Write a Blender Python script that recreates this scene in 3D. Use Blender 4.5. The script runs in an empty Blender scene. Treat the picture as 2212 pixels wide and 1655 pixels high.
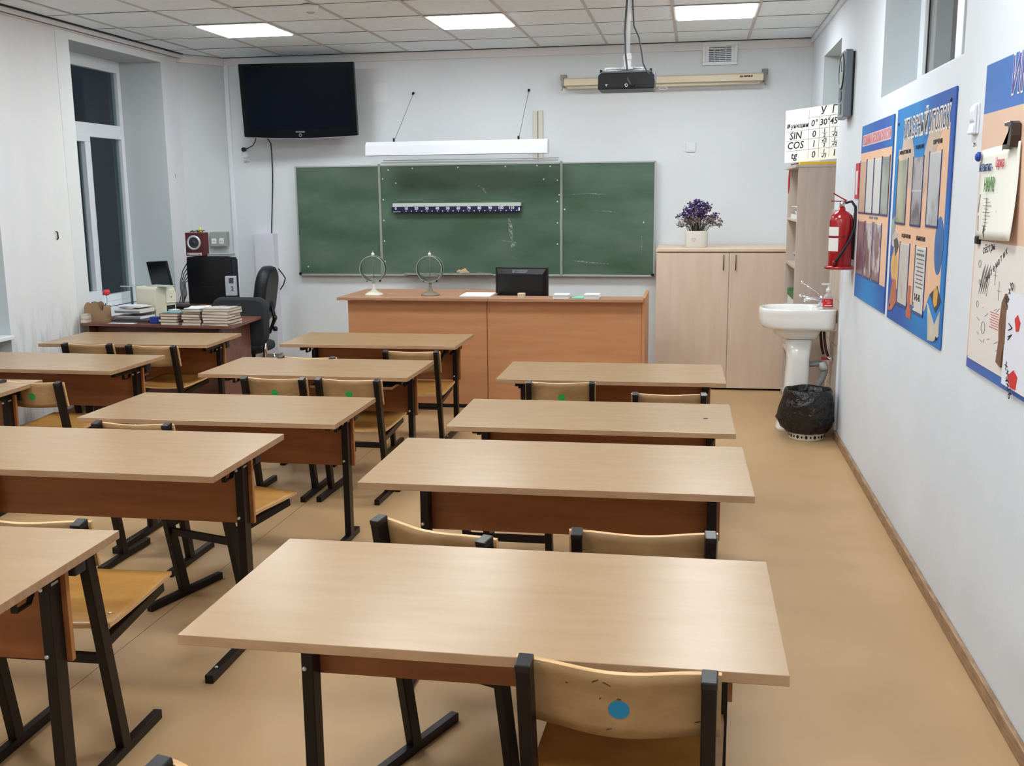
import bpy, bmesh, math, random
from mathutils import Vector, Matrix

S = bpy.context.scene
COL = S.collection
PI = math.pi
random.seed(7)

# ------------------------------------------------------------------ camera, world, exposure
CZ = 1.6076
YAW, PIT, ROL = -0.1749, 0.1799, -0.0095
fw = Vector((math.sin(YAW)*math.cos(PIT), math.cos(YAW)*math.cos(PIT), -math.sin(PIT)))
rt = Vector((math.cos(YAW), -math.sin(YAW), 0.0))
up = rt.cross(fw)
r2 = rt*math.cos(ROL) + up*math.sin(ROL)
u2 = up*math.cos(ROL) - rt*math.sin(ROL)
cam_d = bpy.data.cameras.new('camera')
cam = bpy.data.objects.new('camera', cam_d)
COL.objects.link(cam)
cam.matrix_world = Matrix(((r2.x, u2.x, -fw.x, 0), (r2.y, u2.y, -fw.y, 0), (r2.z, u2.z, -fw.z, CZ), (0, 0, 0, 1)))
cam_d.sensor_fit = 'HORIZONTAL'
cam_d.sensor_width = 36.0
cam_d.lens = 36.0*2213.93/2212.0
cam_d.clip_start = 0.02
S.camera = cam

W = bpy.data.worlds.new('night')
S.world = W
W.use_nodes = True
W.node_tree.nodes['Background'].inputs[0].default_value = (0.012, 0.018, 0.03, 1)
W.node_tree.nodes['Background'].inputs[1].default_value = 1.0
S.view_settings.view_transform = 'Standard'
S.view_settings.look = 'None'
S.view_settings.exposure = 0.0
S.view_settings.gamma = 1.0
S.view_settings.use_curve_mapping = False
PANEL_STRENGTH = 25.5
PANEL_COLOR = (0.93, 0.985, 1.0)

def corridor_light():
    d = bpy.data.lights.new('corridor_lamp', 'AREA')
    d.shape = 'RECTANGLE'; d.size = 0.5; d.size_y = 4.0; d.energy = 42; d.color = (1.0, 0.83, 0.74)
    o = bpy.data.objects.new('corridor_lamp', d); COL.objects.link(o)
    o.location = (2.2, 5.5, 2.88)
corridor_light()

# ------------------------------------------------------------------ materials
def lin(c):
    return tuple((x/12.92 if x <= 0.04045 else ((x+0.055)/1.055)**2.4) for x in [v/255.0 for v in c])

MATS = {}
def mat(name, rgb, rough=0.5, metal=0.0, spec=0.5, emis=None, alpha=None, trans=0.0, coat=0.0, bump=None, var=0.0, vscale=4.0, stretch=(1, 1, 1), ior=1.45, rgb2=None, contrast=(0.35, 0.65), detail=4.0, sheen=0.0, rnd=0.0):
    if name in MATS: return MATS[name]
    m = bpy.data.materials.new(name); m.use_nodes = True
    nt = m.node_tree; b = nt.nodes['Principled BSDF']
    c = lin(rgb)
    b.inputs['Base Color'].default_value = (*c, 1)
    b.inputs['Roughness'].default_value = rough
    b.inputs['Metallic'].default_value = metal
    b.inputs['Specular IOR Level'].default_value = spec
    b.inputs['IOR'].default_value = ior
    b.inputs['Coat Weight'].default_value = coat
    b.inputs['Coat Roughness'].default_value = 0.15
    b.inputs['Transmission Weight'].default_value = trans
    if emis:
        b.inputs['Emission Color'].default_value = (*emis[0], 1); b.inputs['Emission Strength'].default_value = emis[1]
    if var or rgb2 or bump:
        tc = nt.nodes.new('ShaderNodeTexCoord')
        mp = nt.nodes.new('ShaderNodeMapping'); mp.inputs['Scale'].default_value = stretch
        if rnd:
            oi = nt.nodes.new('ShaderNodeObjectInfo')
            mu = nt.nodes.new('ShaderNodeMath'); mu.operation = 'MULTIPLY'; mu.inputs[1].default_value = 37.0
            nt.links.new(oi.outputs['Random'], mu.inputs[0])
            ad = nt.nodes.new('ShaderNodeVectorMath'); ad.operation = 'ADD'
            nt.links.new(tc.outputs['Object'], ad.inputs[0]); nt.links.new(mu.outputs[0], ad.inputs[1])
            nt.links.new(ad.outputs[0], mp.inputs['Vector'])
        else:
            nt.links.new(tc.outputs['Object'], mp.inputs['Vector'])
        if var or rgb2:
            n = nt.nodes.new('ShaderNodeTexNoise'); n.inputs['Scale'].default_value = vscale; n.inputs['Detail'].default_value = detail
            nt.links.new(mp.outputs['Vector'], n.inputs['Vector'])
            r = nt.nodes.new('ShaderNodeValToRGB')
            r.color_ramp.elements[0].position = contrast[0]; r.color_ramp.elements[1].position = contrast[1]
            if rgb2: c2 = lin(rgb2)
            else: c2 = tuple(x*(1-var) for x in c)
            r.color_ramp.elements[0].color = (*c2, 1); r.color_ramp.elements[1].color = (*c, 1)
            nt.links.new(n.outputs['Fac'], r.inputs['Fac']); nt.links.new(r.outputs['Color'], b.inputs['Base Color'])
        if bump:
            n2 = nt.nodes.new('ShaderNodeTexNoise'); n2.inputs['Scale'].default_value = bump[0]; n2.inputs['Detail'].default_value = 3
            nt.links.new(mp.outputs['Vector'], n2.inputs['Vector'])
            bp = nt.nodes.new('ShaderNodeBump'); bp.inputs['Strength'].default_value = bump[1]; bp.inputs['Distance'].default_value = bump[2] if len(bump) > 2 else 0.002
            nt.links.new(n2.outputs['Fac'], bp.inputs['Height']); nt.links.new(bp.outputs['Normal'], b.inputs['Normal'])
    MATS[name] = m
    return m

wall_m = mat('wall_paint_front', (222, 226, 230), 0.75, bump=(60, 0.25, 0.002), var=0.05, vscale=1.2)
wall_r = mat('wall_paint_right', (222, 228, 236), 0.7, bump=(60, 0.25, 0.002), var=0.06, vscale=1.5)
wall_l = mat('wall_paint_left', (232, 233, 232), 0.75, bump=(60, 0.2, 0.002), rgb2=(220, 222, 229), vscale=1.2, stretch=(1, 1.5, 0.25))
reveal_m = mat('reveal_paint_and_shade', (186, 194, 197), 0.75, bump=(60, 0.2, 0.002))  # grey reveal colour; on the right wall it stands in for shading
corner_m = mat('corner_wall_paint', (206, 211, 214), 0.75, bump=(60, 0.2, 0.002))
def add_dirt(m):
    nt = m.node_tree; b = nt.nodes['Principled BSDF']; src = b.inputs['Base Color'].links[0].from_socket
    tc = nt.nodes.new('ShaderNodeTexCoord'); sp_ = nt.nodes.new('ShaderNodeSeparateXYZ'); nt.links.new(tc.outputs['Object'], sp_.inputs[0])
    mr = nt.nodes.new('ShaderNodeMapRange'); mr.inputs[1].default_value = .95; mr.inputs[2].default_value = .45; nt.links.new(sp_.outputs['Z'], mr.inputs[0])
    mp = nt.nodes.new('ShaderNodeMapping'); mp.inputs['Scale'].default_value = (1, 6, 1.5); nt.links.new(tc.outputs['Object'], mp.inputs['Vector'])
    n = nt.nodes.new('ShaderNodeTexNoise'); n.inputs['Scale'].default_value = 2.5; n.inputs['Detail'].default_value = 6; nt.links.new(mp.outputs[0], n.inputs['Vector'])
    r = nt.nodes.new('ShaderNodeMapRange'); r.inputs[1].default_value = .45; r.inputs[2].default_value = .75; r.inputs[4].default_value = .55; nt.links.new(n.outputs['Fac'], r.inputs[0])
    mu = nt.nodes.new('ShaderNodeMath'); mu.operation = 'MULTIPLY'; nt.links.new(mr.outputs[0], mu.inputs[0]); nt.links.new(r.outputs[0], mu.inputs[1])
    mx = nt.nodes.new('ShaderNodeMixRGB'); mx.inputs[2].default_value = (.16, .15, .15, 1); nt.links.new(mu.outputs[0], mx.inputs[0]); nt.links.new(src, mx.inputs[1]); nt.links.new(mx.outputs[0], b.inputs['Base Color'])
add_dirt(wall_l)
cream_m = mat('cornice_plaster', (224, 222, 222), 0.7)
ceil_m = mat('ceiling_tile_board', (238, 248, 255), 0.9, bump=(180, 0.35, 0.002), var=0.04, vscale=20, rnd=1)
bar_m = mat('ceiling_grid_metal', (200, 196, 194), 0.6)
gap_m = mat('dark_gap', (40, 38, 36), 0.9)
floor_m = mat('linoleum_floor', (188, 155, 115), 0.45, spec=0.4, rgb2=(180, 147, 106), vscale=2.0, bump=(250, 0.08, 0.001), detail=6)
seam_m = mat('floor_base', (150, 120, 88), 0.8)
skirt_m = mat('oak_skirting', (168, 138, 108), 0.5, rgb2=(132, 102, 74), vscale=9, stretch=(6, 1.2, 12), detail=6)
top_m = mat('beech_tabletop_laminate', (170, 140, 106), 0.27, spec=0.6, rgb2=(163, 132, 96), vscale=3.0, stretch=(1.6, 9, 8), detail=7, rnd=1, contrast=(0.25, 0.75), bump=(220, 0.06, 0.001))
edge_m = mat('tabletop_edge_band', (178, 144, 112), 0.45, rgb2=(166, 130, 98), vscale=4, stretch=(2, 14, 8), rnd=1)
panel_m = mat('brown_modesty_panel', (166, 104, 60), 0.4, rgb2=(140, 83, 46), vscale=2.2, stretch=(1.0, 6, 9), detail=6, rnd=1, contrast=(0.3, 0.72))
paneledge_m = mat('modesty_panel_edge', (178, 118, 72), 0.45)
ply_m = mat('birch_plywood', (176, 142, 100), 0.38, rgb2=(146, 112, 74), vscale=3.5, stretch=(2.5, 2.5, 6), detail=8, rnd=1, contrast=(0.28, 0.72))
seat_m = mat('seat_plywood', (178, 132, 70), 0.33, rgb2=(156, 110, 54), vscale=4, stretch=(2, 5, 3), detail=8, rnd=1, contrast=(0.3, 0.75))
plyedge_m = mat('plywood_edge', (222, 186, 138), 0.5, rgb2=(196, 150, 98), vscale=10, stretch=(1, 1, 120))
steel_m = mat('dark_painted_steel', (20, 14, 14), 0.36, spec=0.35)
cap_m = mat('black_plastic_cap', (24, 23, 26), 0.35)
bolt_m = mat('zinc_bolt', (205, 205, 200), 0.3, metal=0.6)
podium_m = mat('orange_beech_board', (198, 144, 102), 0.42, rgb2=(188, 130, 88), vscale=2.4, stretch=(0.8, 4, 9), detail=7, contrast=(0.3, 0.72))
podtop_m = mat('podium_top_board', (178, 136, 108), 0.4, rgb2=(166, 122, 94), vscale=2.4, stretch=(0.8, 9, 4), detail=7)
cab_m = mat('pale_wood_laminate', (224, 202, 182), 0.45, rgb2=(216, 192, 171), vscale=3, stretch=(7, 7, 0.7), detail=6, contrast=(0.3, 0.7))
case_m = mat('bookcase_laminate', (204, 188, 176), 0.5, rgb2=(194, 176, 163), vscale=3, stretch=(7, 7, 0.7), detail=6)
tdesk_m = mat('dark_walnut_laminate', (122, 80, 68), 0.4, rgb2=(106, 66, 54), vscale=3, stretch=(1, 8, 8), detail=6)
black_m = mat('black_plastic', (14, 14, 17), 0.35)
blackg_m = mat('black_gloss', (3, 5, 12), 0.15, spec=0.2)
fabric_m = mat('dark_grey_fabric', (46, 49, 54), 0.95, bump=(500, 0.3, 0.002))
white_m = mat('white_plastic', (226, 228, 230), 0.4)
whitep_m = mat('white_painted_metal', (226, 229, 240), 0.45)
cream2_m = mat('cream_plastic', (214, 210, 190), 0.45)
screenh_m = mat('ivory_screen_housing', (214, 202, 176), 0.45)
paper_m = mat('paper', (228, 228, 226), 0.8)
paper2_m = mat('aged_paper', (206, 196, 178), 0.85)
page_m = mat('book_page_edges', (226, 214, 196), 0.85, var=0.25, vscale=6, stretch=(1, 1, 60))
chrome_m = mat('chrome', (220, 222, 225), 0.08, metal=1.0)
ceram_m = mat('white_ceramic', (232, 232, 230), 0.08, coat=0.5)
red_m = mat('red_enamel', (158, 8, 22), 0.22, coat=0.5)
bag_m = mat('black_bin_bag', (24, 21, 22), 0.3, spec=0.6, bump=(16, 1.0, 0.035))
chalk_m = mat('green_chalkboard', (98, 120, 106), 0.6, rgb2=(62, 90, 70), vscale=1.6, detail=9, stretch=(.8, 1, 2.2), contrast=(0.36, 0.78))
alu_m = mat('aluminium_trim', (176, 180, 176), 0.4, metal=0.3)
blue_m = mat('poster_blue', (52, 92, 172), 0.6, spec=.3, rgb2=(48, 132, 200), vscale=1.1, detail=0.0, contrast=(0.35, 0.6))
peach_m = mat('poster_peach', (232, 190, 158), 0.6, var=0.05, vscale=3)
grout_m = mat('tile_grout', (214, 210, 204), 0.8)
tile_m = mat('brown_wall_tile', (224, 212, 200), 0.18, rgb2=(188, 170, 156), vscale=3, stretch=(4, 4, 0.7), detail=6, rnd=1)
frame_m = mat('white_window_frame', (228, 232, 238), 0.35)
dark_m = mat('dark_recess', (22, 18, 17), 0.8)
ink_m = mat('black_ink', (28, 28, 32), 0.8)

def glass_mat(name, tint, refl_rough=0.02, ior=1.6):
    if name in MATS: return MATS[name]
    m = bpy.data.materials.new(name); m.use_nodes = True; nt = m.node_tree
    for n in list(nt.nodes): nt.nodes.remove(n)
    out = nt.nodes.new('ShaderNodeOutputMaterial'); mix = nt.nodes.new('ShaderNodeMixShader')
    tr = nt.nodes.new('ShaderNodeBsdfTransparent'); tr.inputs[0].default_value = (*lin(tint), 1)
    gl = nt.nodes.new('ShaderNodeBsdfGlossy'); gl.inputs['Roughness'].default_value = refl_rough
    fr = nt.nodes.new('ShaderNodeFresnel'); fr.inputs['IOR'].default_value = ior
    geo = nt.nodes.new('ShaderNodeNewGeometry'); inv = nt.nodes.new('ShaderNodeMath'); inv.operation = 'SUBTRACT'; inv.inputs[0].default_value = 1.0
    mul = nt.nodes.new('ShaderNodeMath'); mul.operation = 'MULTIPLY'
    nt.links.new(geo.outputs['Backfacing'], inv.inputs[1]); nt.links.new(inv.outputs[0], mul.inputs[0]); nt.links.new(fr.outputs[0], mul.inputs[1])
    nt.links.new(mul.outputs[0], mix.inputs[0]); nt.links.new(tr.outputs[0], mix.inputs[1]); nt.links.new(gl.outputs[0], mix.inputs[2])
    nt.links.new(mix.outputs[0], out.inputs[0]); MATS[name] = m
    return m
win_glass = glass_mat('window_glass', (225, 235, 235))
clear_glass = glass_mat('clear_acrylic', (249, 251, 250), 0.06)
film = glass_mat('pocket_film', (250, 250, 250), 0.2, 1.08)

def emit_mat(name, rgb, strength):
    m = bpy.data.materials.new(name); m.use_nodes = True; nt = m.node_tree
    b = nt.nodes['Principled BSDF']; b.inputs['Base Color'].default_value = (0.9, 0.9, 0.9, 1)
    b.inputs['Emission Color'].default_value = (*rgb, 1); b.inputs['Emission Strength'].default_value = strength
    MATS[name] = m
    return m
panel_light_m = emit_mat('led_diffuser', PANEL_COLOR, PANEL_STRENGTH)

# ------------------------------------------------------------------ mesh builder
class MB:
    def __init__(self): self.v = []; self.f = []; self.mi = []; self.sm = []
    def add(self, vs, fs, mi=0, smooth=False, M=None):
        n = len(self.v)
        for p in vs:
            p = Vector(p)
            if M is not None: p = M @ p
            self.v.append(p)
        for q in fs:
            self.f.append([i+n for i in q]); self.mi.append(mi); self.sm.append(smooth)
        return self
    def box(self, x0, x1, y0, y1, z0, z1, mi=0, M=None):
        vs = [(x0,y0,z0),(x1,y0,z0),(x1,y1,z0),(x0,y1,z0),(x0,y0,z1),(x1,y0,z1),(x1,y1,z1),(x0,y1,z1)]
        return self.add(vs, [(0,3,2,1),(4,5,6,7),(0,1,5,4),(1,2,6,5),(2,3,7,6),(3,0,4,7)], mi, False, M)
    def prism(self, poly, a, b, axis='z', mi=0, M=None, smooth=False):
        n = len(poly)
        def P(p, t):
            if axis == 'z': return (p[0], p[1], t)
            if axis == 'y': return (p[0], t, p[1])
            return (t, p[0], p[1])
        vs = [P(p, a) for p in poly] + [P(p, b) for p in poly]
        ar = sum(poly[i][0]*poly[(i+1)%n][1]-poly[(i+1)%n][0]*poly[i][1] for i in range(n))
        k = list(range(n)); flip = (ar < 0) != (axis == 'y') != (b < a)
        f1 = k[::-1]; f2 = [i+n for i in k]; sides = [(i, (i+1)%n, (i+1)%n+n, i+n) for i in k]
        if flip: f1 = f1[::-1]; f2 = f2[::-1]; sides = [s[::-1] for s in sides]
        self.add(vs, [f1, f2], mi, False, M)
        nn = len(self.v)-2*n
        for s in sides: self.f.append([i+nn for i in s]); self.mi.append(mi); self.sm.append(smooth)
        return self
    def lathe(self, prof, seg=24, c=(0,0,0), mi=0, M=None, smooth=True, capped=True):
        vs = []; fs = []
        for (r, z) in prof:
            for k in range(seg):
                a = 2*PI*k/seg; vs.append((c[0]+r*math.cos(a), c[1]+r*math.sin(a), c[2]+z))
        m = len(prof)
        for i in range(m-1):
            for k in range(seg):
                k2 = (k+1) % seg; fs.append((i*seg+k, i*seg+k2, (i+1)*seg+k2, (i+1)*seg+k))
        self.add(vs, fs, mi, smooth, M)
        if capped:
            n = len(self.v)-len(vs)
            if prof[0][0] > 1e-6: self.f.append([n+k for k in range(seg)][::-1]); self.mi.append(mi); self.sm.append(False)
            if prof[-1][0] > 1e-6: self.f.append([n+(m-1)*seg+k for k in range(seg)]); self.mi.append(mi); self.sm.append(False)
        return self
    def tube(self, path, r, seg=8, mi=0, M=None, ry=None, smooth=True):
        path = [Vector(p) for p in path]; n = len(path); vs = []; fs = []
        prev = None
        for i, p in enumerate(path):
            d = (path[min(i+1, n-1)] - path[max(i-1, 0)]).normalized()
            if prev is None:
                a = Vector((0, 0, 1)) if abs(d.z) < 0.9 else Vector((1, 0, 0))
                x = d.cross(a).normalized()
            else: x = (prev - d*prev.dot(d)).normalized()
            prev = x; y = d.cross(x)
            rr = r[i] if isinstance(r, (list, tuple)) else r
            for k in range(seg):
                t = 2*PI*k/seg; vs.append(p + x*rr*math.cos(t) + y*(ry or rr)*math.sin(t))
        for i in range(n-1):
            for k in range(seg):
                k2 = (k+1) % seg; fs.append((i*seg+k, i*seg+k2, (i+1)*seg+k2, (i+1)*seg+k))
        self.add(vs, fs, mi, smooth, M)
        nn = len(self.v)-len(vs)
        self.f.append([nn+k for k in range(seg)][::-1]); self.mi.append(mi); self.sm.append(False)
        self.f.append([nn+(n-1)*seg+k for k in range(seg)]); self.mi.append(mi); self.sm.append(False)
        return self
    def bar(self, a, b, wx, wd, mi=0):
        """rectangular bar lying in the y-z plane from a to b; wx wide in x, wd thick in the plane"""
        a = Vector(a); b = Vector(b); d = (b-a).normalized(); n = Vector((1, 0, 0)).cross(d).normalized()
        vs = []
        for p in (a, b):
            for sx, sn in ((-1, -1), (1, -1), (1, 1), (-1, 1)):
                vs.append(p + Vector((sx*wx/2, 0, 0)) + n*sn*wd/2)
        return self.add(vs, [(0,3,2,1),(4,5,6,7),(0,1,5,4),(1,2,6,5),(2,3,7,6),(3,0,4,7)], mi)
    def loft(self, rings, mi=0, smooth=True, cap0=True, cap1=True, M=None):
        n = len(rings[0]); vs = [p for r in rings for p in r]; fs = []
        for i in range(len(rings)-1):
            for k in range(n):
                k2 = (k+1) % n; fs.append((i*n+k, i*n+k2, (i+1)*n+k2, (i+1)*n+k))
        self.add(vs, fs, mi, smooth, M); nn = len(self.v)-len(vs)
        if cap0: self.f.append([nn+k for k in range(n)][::-1]); self.mi.append(mi); self.sm.append(False)
        if cap1: self.f.append([nn+(len(rings)-1)*n+k for k in range(n)]); self.mi.append(mi); self.sm.append(False)
        return self
    def grid(self, fn, nu, nv, th, mi=0, mi_edge=None):
        """thick curved sheet: fn(u,v)->(point, normal)"""
        if mi_edge is None: mi_edge = mi
        A = []; B = []
        for j in range(nv+1):
            for i in range(nu+1):
                p, n = fn(i/nu, j/nv); p = Vector(p); n = Vector(n); A.append(p+n*th/2); B.append(p-n*th/2)
        N = len(A); w = nu+1; n0 = len(self.v)
        self.v += A+B
        def q(f, m, s=True): self.f.append([x+n0 for x in f]); self.mi.append(m); self.sm.append(s)
        for j in range(nv):
            for i in range(nu):
                a = j*w+i; q((a, a+1, a+w+1, a+w), mi); q((a+N+w, a+w+1+N, a+1+N, a+N), mi)
        for i in range(nu):
            q((i+N, i+1+N, i+1, i), mi_edge, False); a = nv*w+i; q((a, a+1, a+1+N, a+N), mi_edge, False)
        for j in range(nv):
            a = j*w; q((a, a+w, a+w+N, a+N), mi_edge, False); a = j*w+nu; q((a+N, a+w+N, a+w, a), mi_edge, False)
        return self
    def mesh(self, name, mats):
        me = bpy.data.meshes.new(name)
        me.from_pydata([tuple(p) for p in self.v], [], self.f)
        for m in mats: me.materials.append(m)
        me.polygons.foreach_set('material_index', self.mi)
        me.polygons.foreach_set('use_smooth', self.sm)
        me.update()
        return me

def obj(name, mb, mats, parent=None, bevel=0, **props):
    if not isinstance(mats, (list, tuple)): mats = [mats]
    me = mb.mesh(name, mats) if isinstance(mb, MB) else mb
    o = bpy.data.objects.new(name, me); COL.objects.link(o)
    if parent is not None: o.parent = parent
    if bevel:
        b = o.modifiers.new('bevel', 'BEVEL'); b.width = bevel; b.segments = 2; b.limit_method = 'ANGLE'; b.angle_limit = 0.7
    for k, v in props.items(): o[k] = v
    return o
def tag(o, label, cat, group=None):
    o['label'] = label; o['category'] = cat
    if group: o['group'] = group
    return o
def thing(name, label, cat, loc=(0, 0, 0), rz=0, group=None):
    o = bpy.data.objects.new(name, None); COL.objects.link(o); o.empty_display_size = 0.1
    o.location = loc; o.rotation_euler = (0, 0, rz)
    return tag(o, label, cat, group)
def struct(name, mb, mats, bevel=0, parent=None):
    o = obj(name, mb, mats, parent, bevel)
    if parent is None: o['kind'] = 'structure'
    return o
def dup(src, loc=None, rz=None, label=None, parent=None):
    c = src.copy(); COL.objects.link(c)
    if parent is not None:
        c.parent = parent
    if loc is not None: c.location = loc
    if rz is not None: c.rotation_euler = (0, 0, rz)
    if label: c['label'] = label
    for ch in list(src.children): dup(ch, parent=c)
    return c

def text_mesh(txt, size, M, name='lettering', extrude=0.0004, align='LEFT', sx=1.0, shear=0.0, bold=0.0):
    cu = bpy.data.curves.new('t', 'FONT'); cu.body = txt; cu.size = size; cu.extrude = extrude; cu.align_x = align
    cu.resolution_u = 2; cu.shear = shear; cu.offset = bold
    o = bpy.data.objects.new('t', cu); COL.objects.link(o)
    dg = bpy.context.evaluated_depsgraph_get()
    me = bpy.data.meshes.new_from_object(o.evaluated_get(dg))
    bpy.data.objects.remove(o); bpy.data.curves.remove(cu)
    me.materials.clear(); me.name = name
    for v in me.vertices: v.co.x *= sx
    me.transform(M)
    return me
def text_obj(txt, size, M, m, parent, name='lettering', **k):
    me = text_mesh(txt, size, M, name, **k); me.materials.append(m)
    o = bpy.data.objects.new(name, me); COL.objects.link(o); o.parent = parent; o['kind'] = 'stuff'
    return o
def join_text(items, m, parent, name='lettering'):
    """items: (txt,size,M,kwargs) -> one mesh"""
    bm = bmesh.new()
    for it in items:
        me = text_mesh(it[0], it[1], it[2], **(it[3] if len(it) > 3 else {})); bm.from_mesh(me); bpy.data.meshes.remove(me)
    me = bpy.data.meshes.new(name); bm.to_mesh(me); bm.free(); me.materials.append(m)
    o = bpy.data.objects.new(name, me); COL.objects.link(o); o.parent = parent; o['kind'] = 'stuff'
    return o
# orientation frames: text on a surface facing -y, and on the right wall facing -x
def FY(x, y, z): return Matrix(((1,0,0,x),(0,0,-1,y),(0,1,0,z),(0,0,0,1)))
def FX(x, y, z): return Matrix(((0,0,-1,x),(-1,0,0,y),(0,1,0,z),(0,0,0,1)))

# ------------------------------------------------------------------ room
XL, XR, YB, YN, HC = -4.65, 0.965, 9.38, -1.5, 2.91
fl = struct('floor', MB().box(XL-0.5, XR+0.34, YN-0.1, YB+0.1, -0.08, -0.003), seam_m)
for a, b in ((XL-0.2, -2.0215), (-2.0185, 0.9785)):
    struct('linoleum_sheet', MB().box(a, b, YN, YB, -0.003, 0.0), floor_m, parent=fl)
wb = MB().box(XL-0.4, XR+0.34, YB, YB+0.12, 0, HC+0.02)
struct('wall_front', wb, wall_m)
struct('wall_rear', MB().box(XL-0.4, XR+0.34, YN-0.12, YN, 0, HC+0.02), wall_m)
# left wall with three window recesses
wl = MB()
niches = [(7.32, 8.70), (4.97, 6.35), (2.62, 4.00)]
edges = [YB] + [e for n in niches for e in (n[1], n[0])] + [YN]
for i in range(0, len(edges), 2):
    y1, y0 = edges[i], edges[i+1]
    sa = 0.08 if i > 0 else 0
    sb = 0.08 if i < len(edges)-2 else 0
    # solid pier, splayed towards the window
    wl.prism([(XL, y0), (XL, y1), (-5.0, y1-sa if i > 0 else y1), (-5.12, y1-sa if i > 0 else y1), (-5.12, y0+sb), (-5.0, y0+sb)] if False else
             [(XL, y0), (XL, y1), (-5.0, y1+(sa if i > 0 else 0)), (-5.12, y1+(sa if i > 0 else 0)), (-5.12, y0-(sb if i < len(edges)-2 else 0)), (-5.0, y0-(sb if i < len(edges)-2 else 0))], 0, HC+0.02)
for (a, b) in niches:
    wl.box(-5.12, XL, a, b, 2.80, HC+0.02)
    wl.box(-5.12, -4.80, a, b, 0, 0.66)
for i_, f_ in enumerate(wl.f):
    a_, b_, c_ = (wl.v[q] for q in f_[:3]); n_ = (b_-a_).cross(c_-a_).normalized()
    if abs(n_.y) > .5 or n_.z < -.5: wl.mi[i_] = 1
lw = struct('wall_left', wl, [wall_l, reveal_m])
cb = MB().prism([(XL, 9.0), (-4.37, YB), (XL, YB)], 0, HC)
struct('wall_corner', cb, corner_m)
struct('trim_1', MB().box(-4.372, -4.33, YB-0.022, YB, 0, HC-0.07), frame_m, 0.003)
bead = MB().box(XL, XL+0.004, 7.16, 7.325, 0, 2.86)
struct('trim_2', bead, mat('corner_plaster', (226, 230, 231), 0.7))
def make_window(idx, a, b):
    o = struct('window_%d' % idx, MB().box(-5.06, -5.0, a+0.08, b-0.08, 0.70, 0.74), frame_m)
    x0, x1 = -5.06, -5.0
    ya, yb = a+0.08, b-0.08
    f = MB()
    f.box(x0, x1, ya, ya+0.07, 0.74, 2.80); f.box(x0, x1, yb-0.05, yb, 0.74, 2.80)
    f.box(x0, x1, ya+0.07, yb-0.05, 2.70, 2.80); f.box(x0, x1, ya+0.07, yb-0.05, 2.135, 2.25); f.box(x0, x1, ya+0.07, yb-0.05, 0.74, 0.80)
    ym = (ya+yb)/2
    f.box(x0, x1, ym+0.02, ym+0.07, 0.80, 2.135)
    obj('window_frame', f, frame_m, o, 0.004)
    s = MB()
    for (p, q, r, t) in ((ya+0.05, ya+0.12, 0.85, 2.09), (ym-0.04, ym+0.04, 0.85, 2.09)): s.box(x0+0.02, x1+0.02, p, q, r, t)
    s.box(x0+0.02, x1+0.02, ya+0.05, ym+0.04, 0.76, 0.85); s.box(x0+0.02, x1+0.02, ya+0.05, ym+0.04, 2.09, 2.165)
    obj('casement_sash', s, frame_m, o, 0.004)
    obj('pane', MB().box(-5.035, -5.029, ya+0.06, yb-0.04, 2.24, 2.71), win_glass, o)
    obj('pane', MB().box(-5.025, -5.019, ya+0.11, ym-0.03, 0.84, 2.10), win_glass, o)
    obj('pane', MB().box(-5.035, -5.029, ym+0.06, yb-0.04, 0.79, 2.145), win_glass, o)
    obj('window_sill', MB().box(-5.0, XL+0.03, a+0.005, b-0.005, 0.665, 0.695), frame_m, o, 0.006)
    return o
for k, (a, b) in enumerate(niches): make_window(k+1, a, b)
# dark hook mark on the pier
# right wall with alcove and high windows
XO = 1.30
wr = MB()
wr.box(XR, XO, YN, 1.9, 0, HC+0.02)
def hiwin_hole(y0, y1):
    wr.box(XR, XO, y0, y1, 0, 2.105); wr.box(XR, XO, y0, y1, 2.76, HC+0.02)
hiwin_hole(1.9, 3.4); wr.box(XR, XO, 3.4, 4.15, 0, HC+0.02); hiwin_hole(4.15, 5.88)
wr.box(XR, XO, 5.88, 7.54, 0, HC+0.02)
wr.box(XR, XO, 7.54, 8.52, 2.65, HC+0.02); wr.box(XO-0.02, XO, 7.54, 8.52, 0, 2.65)
wr.box(XR, XO, 8.52, YB, 0, HC+0.02)
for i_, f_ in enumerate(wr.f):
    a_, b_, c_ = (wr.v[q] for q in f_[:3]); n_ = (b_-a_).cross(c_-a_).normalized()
    if abs(n_.y) > .5 or n_.z < -.5: wr.mi[i_] = 1  # reveals and undersides get the darker colour, shade painted in
rw = struct('wall_right', wr, [wall_r, reveal_m])
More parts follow.
